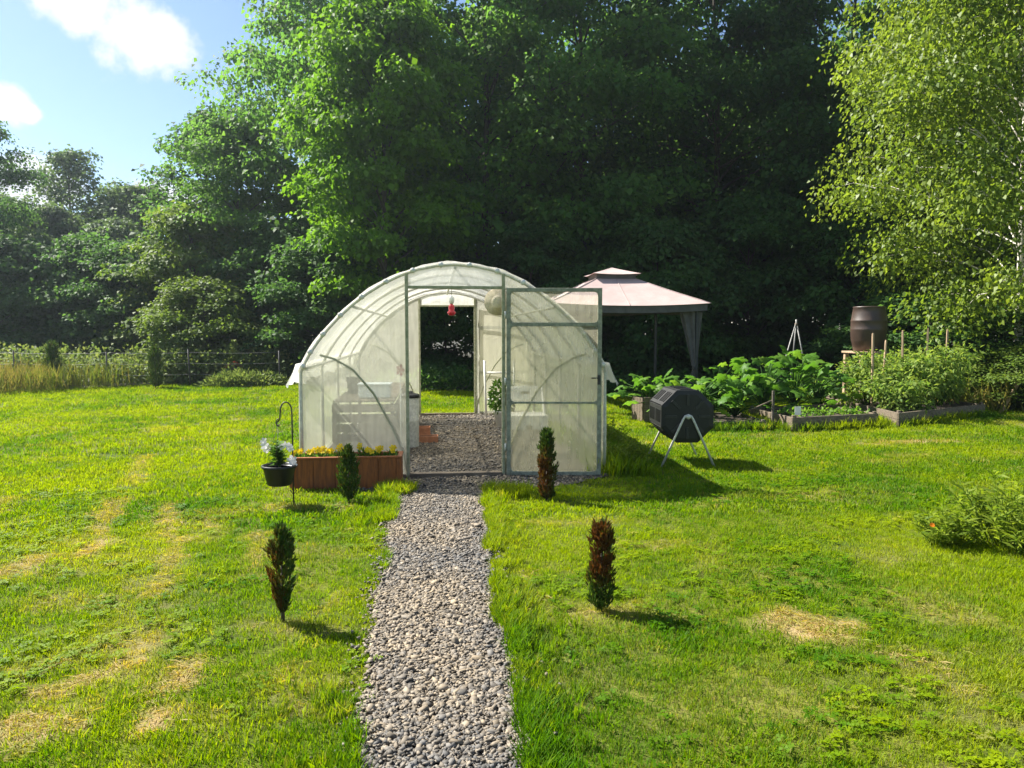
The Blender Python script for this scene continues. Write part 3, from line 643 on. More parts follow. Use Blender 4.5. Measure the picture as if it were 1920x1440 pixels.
# birch on the right
plant(birch_k, 'birch_tree', 'sunlit yellow-green birch filling the right side', 12.45, 14.9, .7, (.80, .80, 1.0))
plant(under_b, 'birch_sapling', 'leafy sapling bush below the birch beside the barrel', 11.0, 16.2, 2.0, (.8, .8, .46), mat=M['maple'])  # darker maple leaf instead of bush green, shade put into the colour
plant(under_a, 'birch_sapling', 'leafy shrub at the right edge below the birch', 13.6, 14.6, 1.0, (.8, .8, .5), mat=M['maple'])  # same darker leaf colour as painted shade
plant(under_b, 'hedge_bush', 'low wild shrub by the leaning pole at the right edge', 11.6, 13.4, .2, (.5, .5, .25))

# ------------------------------------------------------------------ small plants as leaf masses
def leaf_mass(P, D, Nn, L, W, mat, name='leaves', parent=None, r=None, **kw):
    V, F = leaf_quads(P, D, unit(Nn), L, W, **kw); r = r or rng
    o = link_mesh(name, np_mesh(name, V, F, {'tint': r.random(len(P))}), mat, parent); return o
# bramble thicket along the left fence
r = np.random.default_rng(41); n = 15000
cx = r.uniform(-15, -4.6, 150); cyy = np.interp(cx, [-15, -10, -4.6], [22.4, 22.3, 22.6])+r.uniform(-.6, 1.4, 150); ch = r.uniform(.55, 1.15, 150)
w = r.integers(0, 150, n); u = r.normal(0, 1, (n, 3)); u = unit(u)*np.cbrt(r.random((n, 1)))
P = np.stack([cx[w]+u[:, 0]*.5, cyy[w]+u[:, 1]*.45, np.abs(ch[w]*.55+u[:, 2]*ch[w]*.55)], 1)
o = leaf_mass(P, u+[0, 0, .1]+r.normal(0, .4, (n, 3)), u*.6+[0, 0, .8]+r.normal(0, .4, (n, 3)), .11*np.exp(r.normal(0, .2, n)), .075, M['bramble'], 'bramble_thicket', r=r)
tag(o, 'pale green bramble thicket behind the left wire fence', 'bramble', kind='stuff')
# tall meadow grass at the left edge
r = np.random.default_rng(42); n = 9000
x = r.uniform(-14.5, -8.2, n); y = r.uniform(18.0, 22.2, n); k = (y > np.interp(x, [-14, -10.2, -9.2, -8.2], [17.5, 18.4, 20.5, 21.4])) & (fbm(x*1.2, y*1.2, 71, 2) > .36); x, y = x[k], y[k]; n = len(x)
h = r.uniform(.35, .95, n)*(.6+.5*fbm(x*.9, y*.9, 72, 2)); P = np.stack([x, y, np.zeros(n)], 1)
D = np.stack([r.normal(0, .22, n), r.normal(0, .22, n), np.ones(n)], 1)
V, F = leaf_quads(P, D, unit(np.stack([r.normal(0, 1, n), r.normal(0, 1, n), r.normal(0, .2, n)], 1)), h, .022, fold=.05, droop=.18, wpos=.6)
mt_ = np.clip(np.interp(x, [-12, -10.6, -9.2], [.85, .35, .05])+r.normal(0, .25, n), 0, 1)
tag(link_mesh('meadow_grass', np_mesh('meadow_grass', V, F, {'tint': mt_}), M['meadow']), 'tall dry meadow grass at the left edge of the lawn', 'grass', kind='stuff')
# rough weeds at the right edge under the birch and behind the beds
r = np.random.default_rng(43); n = 7000
x = r.uniform(9.3, 15, n); y = np.interp(x, [9.3, 10.5, 15], [13.4, 12.9, 11.4])+r.uniform(0, 3.0, n); k = fbm(x*1.3, y*1.3, 73, 2) > .34; x, y = x[k], y[k]; n = len(x)
h = r.uniform(.2, .75, n)*(.5+.7*fbm(x, y, 74, 2)); P = np.stack([x, y, np.zeros(n)], 1)
V, F = leaf_quads(P, np.stack([r.normal(0, .35, n), r.normal(0, .35, n), np.ones(n)], 1), unit(r.normal(0, 1, (n, 3))), h, .03, fold=.05, droop=.25, wpos=.55)
tag(link_mesh('rough_weeds', np_mesh('rough_weeds', V, F, {'tint': np.clip(r.normal(.35, .28, n), 0, 1)}), M['meadow']), 'rough weeds and tall grass under the birch', 'weeds', kind='stuff')
# ferny ground cover in front of the wood
r = np.random.default_rng(44); n = 12000
x = r.uniform(-4, 12, n); y = edge_y(x)+r.exponential(1.3, n)-.1; P = np.stack([x, y, r.uniform(.02, .55, n)*fbm(x*1.1, y, 75, 2)*1.6], 1)
o = leaf_mass(P, r.normal(0, 1, (n, 3)), r.normal(0, .5, (n, 3))+[0, 0, 1], .12, .08, M['maple'], 'ground_cover', r=r)
tag(o, 'dark leafy ground cover along the edge of the wood', 'ground cover', kind='stuff')
def mound(name, label, x, y, rx, ry, h, n, mat, L, W, cat, seed):
    r = np.random.default_rng(seed); u = unit(r.normal(0, 1, (n, 3))); u[:, 2] = np.abs(u[:, 2]); q = r.uniform(.6, 1.05, (n, 1))
    bump_ = .75+.5*fbm(u[:, 0]*3+9, u[:, 1]*3+5, seed, 2); P = u*q*np.array([rx, ry, h])*bump_[:, None]
    e = empty(name, (x, y, 0)); tag(e, label, cat)
    leaf_mass(P, u+[0, 0, .35]+r.normal(0, .4, (n, 3)), u+r.normal(0, .5, (n, 3))+[0, 0, .5], L*np.exp(r.normal(0, .25, n)), W, mat, 'foliage', e, r=r)
    b = MB()
    for k in range(9):
        a = r.uniform(0, 6.28); b.tube([(0, 0, 0), (math.cos(a)*rx*.4, math.sin(a)*ry*.4, h*.5)], [.008, .004], 4)
    b.build('stems', M['bark'], e); return e
mound('perennial_clump', 'low pale green clump of perennials at the back edge of the lawn', -5.3, 21.4, 1.15, .55, .36, 3200, M['bramble'], .12, .045, 'plant', 51)
# ------------------------------------------------------------------ greenhouse
GW, GE, GH, GLEN = 1.60, 1.11, 2.24, 5.85
def arch(n=26, off=0.0):
    """points (x, z) from left eave over the ridge to right eave"""
    out = []
    for k in range(n+1):
        a = math.pi*(1-k/n); out.append((math.cos(a)*(GW+off), GE+abs(math.sin(a))**1.6*(GH-GE+off)))
    return out
def arch_z(x): return GE+(GH-GE)*max(0.0, 1-min(1, abs(x)/GW)**2)**.8
gh = empty('greenhouse', (.2, 7.88, 0)); tag(gh, 'arched polytunnel greenhouse with cloudy plastic film and open door', 'greenhouse')
hoop_m = MB().tube([(-GW, 0, 0), (-GW, 0, .6)]+[(x, 0, z) for x, z in arch()]+[(GW, 0, .6), (GW, 0, 0)], .019, 8).mesh('hoop'); hoop_m.materials.append(M['steel'])
for k in range(5):
    o = bpy.data.objects.new('hoop', hoop_m); o.location = (0, GLEN*k/4, 0); put(o, gh)
clip_m = MB().tube([(0, -.03, 0), (0, .03, 0)], .028, 8).mesh('clip'); clip_m.materials.append(M['white_plastic'])
for k, (x, z) in enumerate(arch(17)[1:-1]):
    o = bpy.data.objects.new('clip', clip_m); o.location = (x, -.02, z); put(o, gh)
for (x, nm) in ((0, 'ridge_pipe'), (-1.05, 'purlin'), (1.05, 'purlin')):
    MB().tube([(x, 0, arch_z(x)-.035), (x, GLEN, arch_z(x)-.035)], .015, 6).build(nm, M['steel'], gh)
for s in (-1, 1):
    MB().tube([(s*GW*.985, 0, .05), (s*GW*.985, GLEN, .05)], .02, 6).build('base_rail', M['steel'], gh)
    MB().tube([(s*GW*.97, 0, GE+.05), (s*GW*.97, GLEN, GE+.05)], .014, 6).build('eave_rail', M['steel'], gh)
AR = arch(40, .026)
def roof(u, v):
    f = u*40; k = min(39, int(f)); t = f-k; x = AR[k][0]*(1-t)+AR[k+1][0]*t; z = AR[k][1]*(1-t)+AR[k+1][1]*t
    y = -.05+(GLEN+.1)*v; sag = .016*math.sin(v*4*math.pi)**2 + .006*math.sin(x*9+y*7)+.005*math.sin(x*23-y*3)
    L = math.hypot(x/GW, (z-GE)/(GH-GE))+1e-6
    return (x*(1-sag*.5), y, z-sag*(z-GE)/(GH-GE))
MB().grid(roof, 60, 72).build('roof_cover', M['film_roof'], gh)
for s in (-1, 1):
    def flap(u, v, s=s):
        y = -.09+(GLEN+.16)*v; w = .02*math.sin(y*5.3)+.016*math.sin(y*13+1); d = 1-u
        return (s*(GW+.03+(.10+w*1.4)*u), y, GE+.10-.24*u+w*.8*u)
    MB().grid(flap, 5, 60).build('eave_flap', M['film_roof'], gh)
    def side(u, v, s=s):
        return (s*(GW+.02+.006*math.sin(v*31+u*4)), GLEN*v, .02+(GE+.04)*u)
    MB().grid(side, 10, 60).build('side_film', M['film'], gh)
def end_panel(x0, x1, zlo, y, bow=.012):
    def fn(u, v):
        x = x0+(x1-x0)*u; zt = arch_z(x) if abs(x) < GW else GE; z = zlo+(zt-zlo)*v
        return (x, y+bow*math.sin(math.pi*u)*math.sin(math.pi*v)+.003*math.sin(x*19+z*6), z)
    return fn
for y in (-.012, GLEN+.012):
    sg = -1 if y < 0 else 1
    MB().grid(end_panel(-GW*.998, -.52, .02, y), 24, 24).build('end_film', M['film'], gh)
    MB().grid(end_panel(.52, GW*.998, .02, y), 24, 24).build('end_film', M['film_door'] if y < 0 else M['film'], gh)
    MB().grid(end_panel(-.5, .5, 2.015, y), 12, 4).build('transom_film', M['film_roof'], gh)
    for s in (-1, 1):
        MB().box((s*.505, y, arch_z(.505)/2), (.034, .045, arch_z(.505)-.01)).build('door_post', M['post'], gh)
        MB().tube([(s*1.4, y-sg*.02, 1.30), (s*1.26, y-sg*.02, 1.26), (s*1.07, y-sg*.02, 1.15), (s*.86, y-sg*.02, .90), (s*.67, y-sg*.02, .54), (s*.56, y-sg*.02, .26), (s*.52, y-sg*.02, .03)], .013, 6).build('end_brace', M['post'], gh)
    MB().box((0, y, 2.0), (.976, .04, .03)).build('door_header', M['post'], gh)
MB().box((0, -.01, .025), (.97, .09, .05)).build('sill_board', M['old_wood'], gh)
MB().box((0, GLEN, .02), (.97, .06, .035)).build('sill_board', M['old_wood'], gh)
for s, x0, x1 in ((-1, -1.56, -.53), (1, .53, 1.56)):
    MB().box(((x0+x1)/2, -.015, .02), (x1-x0, .03, .04)).build('base_board', M['old_wood'], gh)
def door(parent, loc, rz):
    W, Hh = 1.0, 1.98; b = MB()
    for x in (.022, W-.022): b.box((x, 0, Hh/2), (.044, .034, Hh))
    for z, t in ((.022, .040), (Hh-.02, .040), (1.60, .040), (.775, .020)): b.box((W/2, 0, z), (W-.088, .030, t))
    for (z0, z1) in ((.042, .765), (.785, 1.58), (1.62, Hh-.04)):      # rounded corner fillets
        for x, sx in ((.044, 1), (W-.044, -1)):
            for z, sz in ((z0, 1), (z1, -1)):
                q = .035; P3 = [(x, z), (x+sx*q, z), (x+sx*q*.3, z+sz*q*.3), (x, z+sz*q)]
                if sx*sz < 0: P3.reverse()
                vs = [(a, -.010, c) for a, c in P3]+[(a, .010, c) for a, c in P3]; b.add(vs, [(0, 1, 2, 3), (7, 6, 5, 4), (0, 4, 5, 1), (1, 5, 6, 2), (2, 6, 7, 3), (3, 7, 4, 0)])
    d = b.build('door', M['door_frame'], parent, loc, (0, 0, rz))
    for (z0, z1) in ((.042, .765), (.785, 1.58), (1.62, Hh-.04)):
        MB().grid(lambda u, v: (.044+(W-.088)*u, .004*math.sin(u*7+v*5), z0+(z1-z0)*v), 10, 10).build('pane', M['film_door'], d)
    for z in (.3, 1.0, 1.7): MB().tube([(-.012, 0, z-.04), (-.012, 0, z+.04)], .011, 8).build('hinge', M['steel'], d)
    hb = MB().box((W-.03, -.030, 1.02), (.03, .02, .10)); hb.tube([(W-.03, -.05, 1.04), (W-.11, -.055, 1.04)], .008, 6); hb.build('handle', M['black_iron'], d)
    return d
door(gh, (.535, -.045, .015), R(-7.0))
door(gh, (.535, GLEN+.06, .015), R(6.0))

# ------------------------------------------------------------------ inside the greenhouse
def thing(name, label, cat, loc, rz=0.0, group=None): e = empty(name, loc, rz); tag(e, label, cat, group); return e
t = thing('hummingbird_feeder', 'small red feeder hanging in the top of the greenhouse doorway', 'feeder', (.17, 8.35, 1.72))
MB().lathe([(.001, -.005), (.028, 0), (.044, .02), (.048, .035), (.030, .05), (.034, .08), (.032, .11), (.012, .125)], n=16).build('red_bottle', M['red_plastic'], t)
MB().lathe([(.018, .126), (.030, .15), (.032, .19), (.014, .22), (.004, .225)], n=16).build('clear_top', M['clear'], t)
MB().tube([(0, 0, .22), (0, 0, .46)], .003, 5).build('hanger_wire', M['wire'], t)
t = thing('straw_hat', 'pale round straw hat hung behind the right door post', 'hat', (.66, 8.05, 1.86))
b = MB().lathe([(.145, 0), (.147, .004), (.08, .012), (.074, .05), (.05, .075), (.002, .08)], n=28, cap=False); o = b.build('brim_and_crown', M['straw'], t, rot=(R(96), 0, 0))
MB().lathe([(.0765, .013), (.0755, .03)], n=28, cap=False).build('hat_band', M['grey_cloth'], t, rot=(R(96), 0, 0))
t = thing('garden_stake', 'coral red ornament on a thin stake behind the left film panel', 'ornament', (-.385, 8.02, 0))
MB().tube([(0, 0, 0), (0, 0, 1.06)], .006, 6).build('pole', M['white_plastic'], t)
b = MB()
for k in range(5):
    a = k*1.2566; b.add([(0, 0, 1.13), (.035*math.cos(a-.5), -.012, 1.13+.05*math.sin(a-.5)), (.05*math.cos(a), -.016, 1.13+.075*math.sin(a)), (.035*math.cos(a+.5), -.012, 1.13+.05*math.sin(a+.5)), (0, .02, 1.13)], [(0, 1, 2), (0, 2, 3), (4, 2, 1), (4, 3, 2)])
b.build('ornament_head', M['coral_plastic'], t)
t = thing('potting_bench', 'slatted wooden bench along the left inside of the greenhouse', 'bench', (-.92, 9.5, 0))
for k in range(4): MB().box((.0, 0, .20+.125*k), (.78, .022, .10)).build('board', M['old_wood'], t)
for k in range(4): MB().box((.40, 1.6, .20+.125*k), (.022, 3.15, .10)).build('board', M['old_wood'], t)
for k in range(5): MB().box((-.30+.155*k, 1.6, .665), (.145, 3.24, .024)).build('top_slat', M['old_wood'], t)
for x in (-.36, .36):
    for y in (.04, 3.1): MB().box((x, y, .32), (.05, .05, .64)).build('leg', M['old_wood'], t)
t = thing('storage_tub', 'pale blue plastic tub on the slatted bench', 'tub', (-.80, 9.85, .68))
b = MB().box((0, 0, .085), (.40, .30, .17)); b.box((0, 0, .178), (.43, .33, .02)); b.build('tub_body', M['tub'], t)
t = thing('nursery_pots', 'stack of small black nursery pots on the slatted bench', 'pots', (-1.15, 10.5, .68))
MB().lathe([(.07, 0), (.09, .16), (.098, .165), (.098, .19), (.085, .19), (.07, .05)], n=16).build('pot', M['black_plastic'], t)
MB().lathe([(.07, .06), (.09, .2), (.098, .205), (.098, .23), (.085, .23), (.07, .1)], n=16).build('pot', M['black_plastic'], t)
t = thing('metal_bin', 'tall pale metal bin with a dark rim just inside the door', 'bin', (-.36, 9.95, 0))
MB().lathe([(.115, 0), (.12, .02), (.125, .35), (.128, .36), (.125, .37), (.13, .66), (.13, .69)], n=24).build('bin_body', M['steel'], t)
MB().lathe([(.137, .665), (.137, .70), (.12, .715), (.05, .725), (.045, .75), (.002, .752)], n=24).build('lid', M['black_plastic'], t)
def trough(name, label, x, y, w, d, h):
    t = thing(name, label, 'planter', (x, y, 0)); b = MB(); th = .012
    for q in ((0, -d/2, w, th), (0, d/2, w, th), (-w/2, 0, th, d-th), (w/2, 0, th, d-th)): b.box((q[0], q[1], h/2), (q[2], q[3], h))
    b.box((0, 0, .012), (w-th, d-th, .02)); b.build('trough_body', M['terracotta'], t); MB().box((0, 0, h*.8), (w-th*2, d-th*2, .012)).build('soil', M['soil'], t)
trough('terracotta_trough', 'low terracotta trough on the greenhouse gravel, the nearer one', -.12, 10.35, .26, .16, .10)
trough('terracotta_trough', 'taller terracotta trough standing behind the low one', -.19, 10.62, .18, .16, .19)
t = thing('pipe_frame', 'white pipe frame standing at the back right of the greenhouse', 'frame', (.88, 13.3, 0))
MB().tube([(0, 0, 0), (-.03, 0, 1.02)], .02, 8).build('post', M['white_plastic'], t); MB().tube([(.5, 0, 0), (.5, 0, 1.02)], .02, 8).build('post', M['white_plastic'], t)
for z in (.32, .80): MB().tube([(0, 0, z), (.5, 0, z)], .016, 8).build('crossbar', M['white_plastic'], t)
t = thing('white_chair', 'white plastic folding chair seen through the open door film', 'chair', (1.12, 9.05, 0))
b = MB()
def cb(u, v): x = -.235+.47*u; z = .64+.21*v; return (x, .36+.05*v-.03*math.sin(math.pi*u), z-.012*(2*u-1)**2)
b.grid(cb, 10, 4); b.add([], []); o = b.build('backrest', M['white_plastic'], t); s_ = o.modifiers.new('thick', 'SOLIDIFY'); s_.thickness = .02
MB().box((0, .365, .765), (.11, .03, .028)).build('hand_hole', M['black_plastic'], t)
b = MB(); b.box((0, .15, .50), (.47, .42, .03)); b.box((0, -.06, .43), (.47, .022, .17)); b.build('seat', M['white_plastic'], t)
MB().box((0, -.073, .37), (.07, .008, .05)).build('notch', M['dark_plastic'], t)
for x in (-.215, .215):
    MB().tube([(x, -.03, 0), (x, .12, .50), (x, .39, .86)], .013, 8).build('leg', M['white_plastic'], t); MB().tube([(x*.93, .40, 0), (x*.93, .10, .49)], .013, 8).build('leg', M['white_plastic'], t)
def bushy(e, n, rx, h, mat, L, W, seed, z0=0.0, stems=6):
    r = np.random.default_rng(seed); u = unit(r.normal(0, 1, (n, 3)))*np.cbrt(r.random((n, 1))); P = np.stack([u[:, 0]*rx, u[:, 1]*rx, z0+h*.55+u[:, 2]*h*.48], 1)
    leaf_mass(P, u+r.normal(0, .4, (n, 3))+[0, 0, -.1], u*.5+r.normal(0, .4, (n, 3))+[0, 0, .8], L*np.exp(r.normal(0, .2, n)), W, mat, 'foliage', e, r=r)
    b = MB()
    for k in range(stems):
        a = r.uniform(0, 6.28); q = r.uniform(.2, .6); b.tube([(0, 0, z0), (math.cos(a)*rx*q*.5, math.sin(a)*rx*q*.5, z0+h*.5), (math.cos(a)*rx*q, math.sin(a)*rx*q, z0+h*.9)], [.009, .006, .003], 5)
    b.build('stems', M['herb'], e)
t = thing('pepper_plant', 'leafy green plant in a white pot against the right greenhouse wall', 'plant', (1.05, 11.9, 0))
MB().lathe([(.10, 0), (.14, .24), (.15, .245), (.15, .27), (.13, .27), (.12, .2)], n=20).build('pot', M['white_plastic'], t); bushy(t, 420, .20, .55, M['herb'], .09, .045, 61, .2)

# ------------------------------------------------------------------ planter box with pansies
t = thing('planter_box', 'long orange-brown wooden planter box against the greenhouse front', 'planter', (-.89, 7.50, 0))
for k in range(5): MB().box((-.416+.208*k, -.135, .152), (.2045, .020, .300)).build('board', M['stain_wood'], t)
for k in range(5): MB().box((-.416+.208*k, .135, .152), (.2045, .020, .300)).build('board', M['stain_wood'], t)
for s in (-1, 1): MB().box((s*.53, 0, .152), (.020, .292, .300)).build('end_board', M['stain_wood'], t)
for y in (-.142, .142): MB().box((0, y, .311), (1.09, .042, .018)).build('rim_board', M['stain_wood'], t)
for x in (-.524, .524): MB().box((x, 0, .311), (.042, .24, .018)).build('rim_board', M['stain_wood'], t)
for x in (-.515, .515): MB().box((x, -.152, .15), (.045, .014, .296)).build('corner_batten', M['stain_wood'], t)
MB().box((0, 0, .265), (1.03, .25, .02), jit=.004).build('soil', M['soil'], t)
def blossom(b_, c, rad, nrm, r, petals=5, cup=.25):
    nrm = Vector(nrm).normalized(); a0 = nrm.orthogonal().normalized(); b0 = nrm.cross(a0); ph = r.uniform(0, 6.28); c = Vector(c)
    for k in range(petals):
        g = ph+6.2832*k/petals
        def pt(q, da, lift): return c+(a0*math.cos(g+da)+b0*math.sin(g+da))*rad*q+nrm*rad*lift
        b_.add([c, pt(.7, -.55, cup*.6), pt(1.0, -.22, cup), pt(1.0, .22, cup), pt(.7, .55, cup*.6)], [(0, 1, 2, 3, 4)])
def pansy(x, y, label, nf, h, seed):
    r = random.Random(seed); e = thing('pansy_plant', label, 'flower', (x, y, .27), 0, 'yellow flowers in the planter box'); g = np.random.default_rng(seed)
    n = 46; u = unit(g.normal(0, 1, (n, 3))); u[:, 2] = np.abs(u[:, 2]); P = u*np.array([.055, .05, h*.75])*g.uniform(.3, 1, (n, 1))
    leaf_mass(P, u+[0, 0, .3], u+g.normal(0, .4, (n, 3)), .045, .022, M['herb'], 'leaves', e, r=g)
    for k in range(nf):
        a = r.uniform(0, 6.28); q = r.uniform(.01, .055); c = (math.cos(a)*q, math.sin(a)*q-.01, h*r.uniform(.75, 1.1)); b = MB(); blossom(b, c, r.uniform(.026, .034), (r.uniform(-.5, .5), -1, r.uniform(.2, .7)), r)
        o = b.build('blossom', M['petal_yellow'], e); MB().tube([(c[0]*.4, c[1]*.4, 0), c], .003, 4).build('stem', M['herb'], o)
for k, (x, nf, h, lb) in enumerate(((-1.36, 4, .10, 'yellow pansies at the left end of the planter box'), (-1.25, 4, .10, 'yellow pansies second from the left end of the planter box'), (-1.15, 5, .11, 'dense yellow pansies left of the box middle'),
                                 (-1.06, 4, .09, 'low yellow pansies left of the box middle'), (-.95, 4, .13, 'yellow pansies just left of the green cedar'), (-.74, 2, .15, 'taller thin yellow pansy right of the green cedar'), (-.66, 3, .11, 'small yellow pansies near the right third of the box'),
                                 (-.58, 4, .11, 'yellow pansies second from the right end of the box'), (-.45, 4, .11, 'yellow pansies at the right end of the planter box'))): pansy(x, 7.46+.04*(k % 2), lb, nf, h, 70+k)

# ------------------------------------------------------------------ hook and hanging pot
t = thing('shepherd_hook', 'thin black shepherd hook beside the planter box', 'hook', (-1.27, 6.70, 0))
pts_ = [(0, 0, 0), (0, 0, .80)]+[(-.05+.05*math.cos(a), 0, .84+.085*math.sin(a)) for a in [k*math.pi/8 for k in range(9)]]+[(-.105, 0, .78), (-.118, 0, .755)]
MB().tube(pts_, .0065, 7).build('pole', M['black_iron'], t)
MB().tube([(-.118, 0, .755), (-.135, 0, .74), (-.13, 0, .715), (-.112, 0, .712)], .006, 7).build('hook_tip', M['black_iron'], t)
MB().tube([(-.03, 0, .14), (0, 0, .10), (.03, 0, .14)], .005, 6).build('foot_step', M['black_iron'], t)
PX, PYY, PZ = -1.388, 6.70, .19
t = thing('hanging_pot', 'dark hanging flower pot on the shepherd hook', 'pot', (PX, PYY, PZ))
MB().lathe([(.095, 0), (.105, .008), (.138, .15), (.150, .155), (.152, .178), (.142, .180), (.132, .165), (.125, .15)], n=28).build('pot_body', M['black_plastic'], t)
MB().lathe([(.001, .150), (.128, .150), (.129, .146)], n=20).build('soil', M['soil'], t)
MB().tube([(0, 0, .59), (-.012, 0, .575), (-.02, 0, .545), (-.004, 0, .525), (.012, 0, .535)], .0055, 6).build('hanger_hook', M['black_iron'], t)
for k in range(3):
    a = 2.1*k+.5; MB().tube([(0, 0, .54), (.143*math.cos(a), .143*math.sin(a), .175)], .0016, 4).build('hanger_wire', M['black_iron'], t)
t = thing('white_flower_plant', 'leafy plant with white blooms growing in the hanging pot', 'flower', (PX, PYY, PZ+.155)); g = np.random.default_rng(81); r = random.Random(81)
b = MB(); Ps = []; Ds = []
for k in range(9):
    a = r.uniform(0, 6.28); l_ = r.uniform(.01, .07); h = r.uniform(.14, .25); top = (math.cos(a)*l_, math.sin(a)*l_, h); b.tube([(0, 0, 0), top], [.004, .002], 5)
    for j in range(22): q = r.uniform(.1, 1); a2 = r.uniform(0, 6.28); Ps.append((top[0]*q, top[1]*q, h*q)); Ds.append((math.cos(a2), math.sin(a2), r.uniform(.0, .7)))
b.build('stems', M['herb'], t); n = len(Ps); leaf_mass(np.array(Ps), np.array(Ds), g.normal(0, .4, (n, 3))+[0, 0, 1], .075*np.exp(g.normal(0, .2, n)), .026, M['herb'], 'leaves', t, r=g)
for (x, y, z, s) in ((-.115, -.02, .20, .042), (-.10, .0, .165, .04), (-.13, .01, .235, .034), (.03, -.03, .19, .034), (.06, -.03, .205, .03), (.10, -.02, .17, .034), (.115, -.03, .07, .044), (.125, -.02, .035, .036), (.09, -.01, .195, .028)):
    b = MB(); blossom(b, (x, y, z), s, (x*3, -1, .5), r, 5, .15); o = b.build('blossom', M['petal_white'], t); MB().tube([(x*.3, y*.3, z*.6), (x, y, z)], .002, 4).build('flower_stalk', M['herb'], o)

# ------------------------------------------------------------------ small cedars
def cedar(label, x, y, h, rad, dry_fn, seed, n=2600, lift=.05, widest=.45, leaf=.034, foot=.55, blunt=.6):
    r = np.random.default_rng(seed); e = thing('cedar_shrub', label, 'shrub', (x, y, float(ground_z(np.array(x), np.array(y)))), 0, 'small columnar cedars')
    m_ = max(40, n//28); ti = np.sort(r.random(m_))**.92; ai = np.arange(m_)*2.39996+r.normal(0, .3, m_); w = r.integers(0, m_, n); f_ = np.sqrt(r.uniform(.05, 1, n))
    env = np.where(ti < widest, foot+(1-foot)*np.sin(ti/widest*math.pi/2), np.cos((ti-widest)/(1-widest)*math.pi/2)**blunt*.88+.12)*r.uniform(.72, 1.22, m_)
    q = rad*env[w]*f_; a = ai[w]+r.normal(0, .42, n)*(1.25-.6*f_); t_ = np.clip(ti[w]-.07+.13*f_*f_+r.normal(0, .018, n), 0, 1.06); z = lift+(h-lift)*t_
    P = np.stack([np.cos(a)*q, np.sin(a)*q, z], 1)
    D = np.stack([np.cos(a)*.42, np.sin(a)*.42, np.ones(n)], 1)+r.normal(0, .22, (n, 3))
    V, F = leaf_quads(P, D, unit(np.stack([np.cos(a), np.sin(a), np.zeros(n)], 1)+r.normal(0, .7, (n, 3))), leaf*np.exp(r.normal(0, .25, n))*(h/.47)**.5, .012*(h/.47)**.5, fold=.1, droop=.05)
    dry = np.clip(dry_fn(t_, a)+r.normal(0, .22, n), 0, 1)
    link_mesh('foliage', np_mesh('foliage', V, F, {'tint': r.random(n), 'dry': dry}), M['cedar'], e)
    MB().tube([(0, 0, -.02), (0, 0, h*.8)], [.011*(h/.47), .003], 6).build('trunk', M['bark'], e); return e
cedar('bushy green cedar in front of the planter box', -.80, 6.78, .49, .094, lambda t_, a: .02+0*t_, 91, 3200, .03, .38, blunt=.9)
cedar('slim cedar before the open door, green on top and rusty below', 1.0, 6.70, .61, .076, lambda t_, a: np.clip(1.25-np.abs(t_-.33)*2.2, 0, 1)*np.clip(.55+.6*np.cos(a+2.3), 0, 1), 92, 3000, .02, .4, foot=.8, blunt=.45)
cedar('half browned cedar alone on the lawn left of the path', -.83, 4.01, .49, .068, lambda t_, a: np.clip(.22+.5*np.cos(a+2.7)-.3*(t_ > .8), 0, 1), 93, 1900, .05, .55, foot=.22, blunt=.6)
cedar('mostly brown cedar alone on the lawn right of the path', .90, 3.98, .475, .068, lambda t_, a: np.clip((t_-.22)*4, 0, 1)*np.clip(.62+.5*np.cos(a+2.0), .15, 1), 94, 2500, .01, .35, foot=.8, blunt=.35)
cedar('left of the two dark cedars along the far wire fence', -10.25, 21.15, 1.2, .21, lambda t_, a: 0*t_, 95, 2200, .05, .4, .06)
cedar('right, darker of the two cedars along the far wire fence', -7.5, 20.85, 1.05, .20, lambda t_, a: 0*t_, 96, 2200, .05, .45, .06)

# ------------------------------------------------------------------ composter
t = thing('compost_tumbler', 'black octagonal compost tumbler on grey tube legs', 'composter', (2.86, 8.52, 0), R(-4))
OR, CZ, LY = .315, .575, .58
def octo(s, y): return [(s*OR*math.cos(R(22.5+45*k)), y, CZ+s*OR*math.sin(R(22.5+45*k))) for k in range(8)]
b = MB(); b.add(octo(.96, -LY/2+.02)+octo(.96, LY/2-.02), [(k, k+8, (k+1) % 8+8, (k+1) % 8) for k in range(8)]); b.build('drum_core', M['black_plastic'], t)
for k in range(8):                        # ribbed side panels, each proud of the core
    a0, a1 = R(22.5+45*k), R(22.5+45*(k+1)); am = (a0+a1)/2; nx_, nz_ = math.cos(am), math.sin(am); w = 2*OR*math.sin(R(22.5)); d_ = OR*math.cos(R(22.5))
    b = MB(); b.box((d_*nx_, 0, CZ+d_*nz_), (.018, LY, w*.96), (0, -am, 0)); o = b.build('panel', M['dark_plastic'], t)
    for side in (-1, 1):
        for j in range(4):
            q = side*LY*.26+(j-1.5)*.062; b = MB(); b.box(((d_+.011)*nx_, q, CZ+(d_+.011)*nz_), (.014, .026, w*.60), (0, -am, 0)); b.build('rib', M['black_plastic'], o)
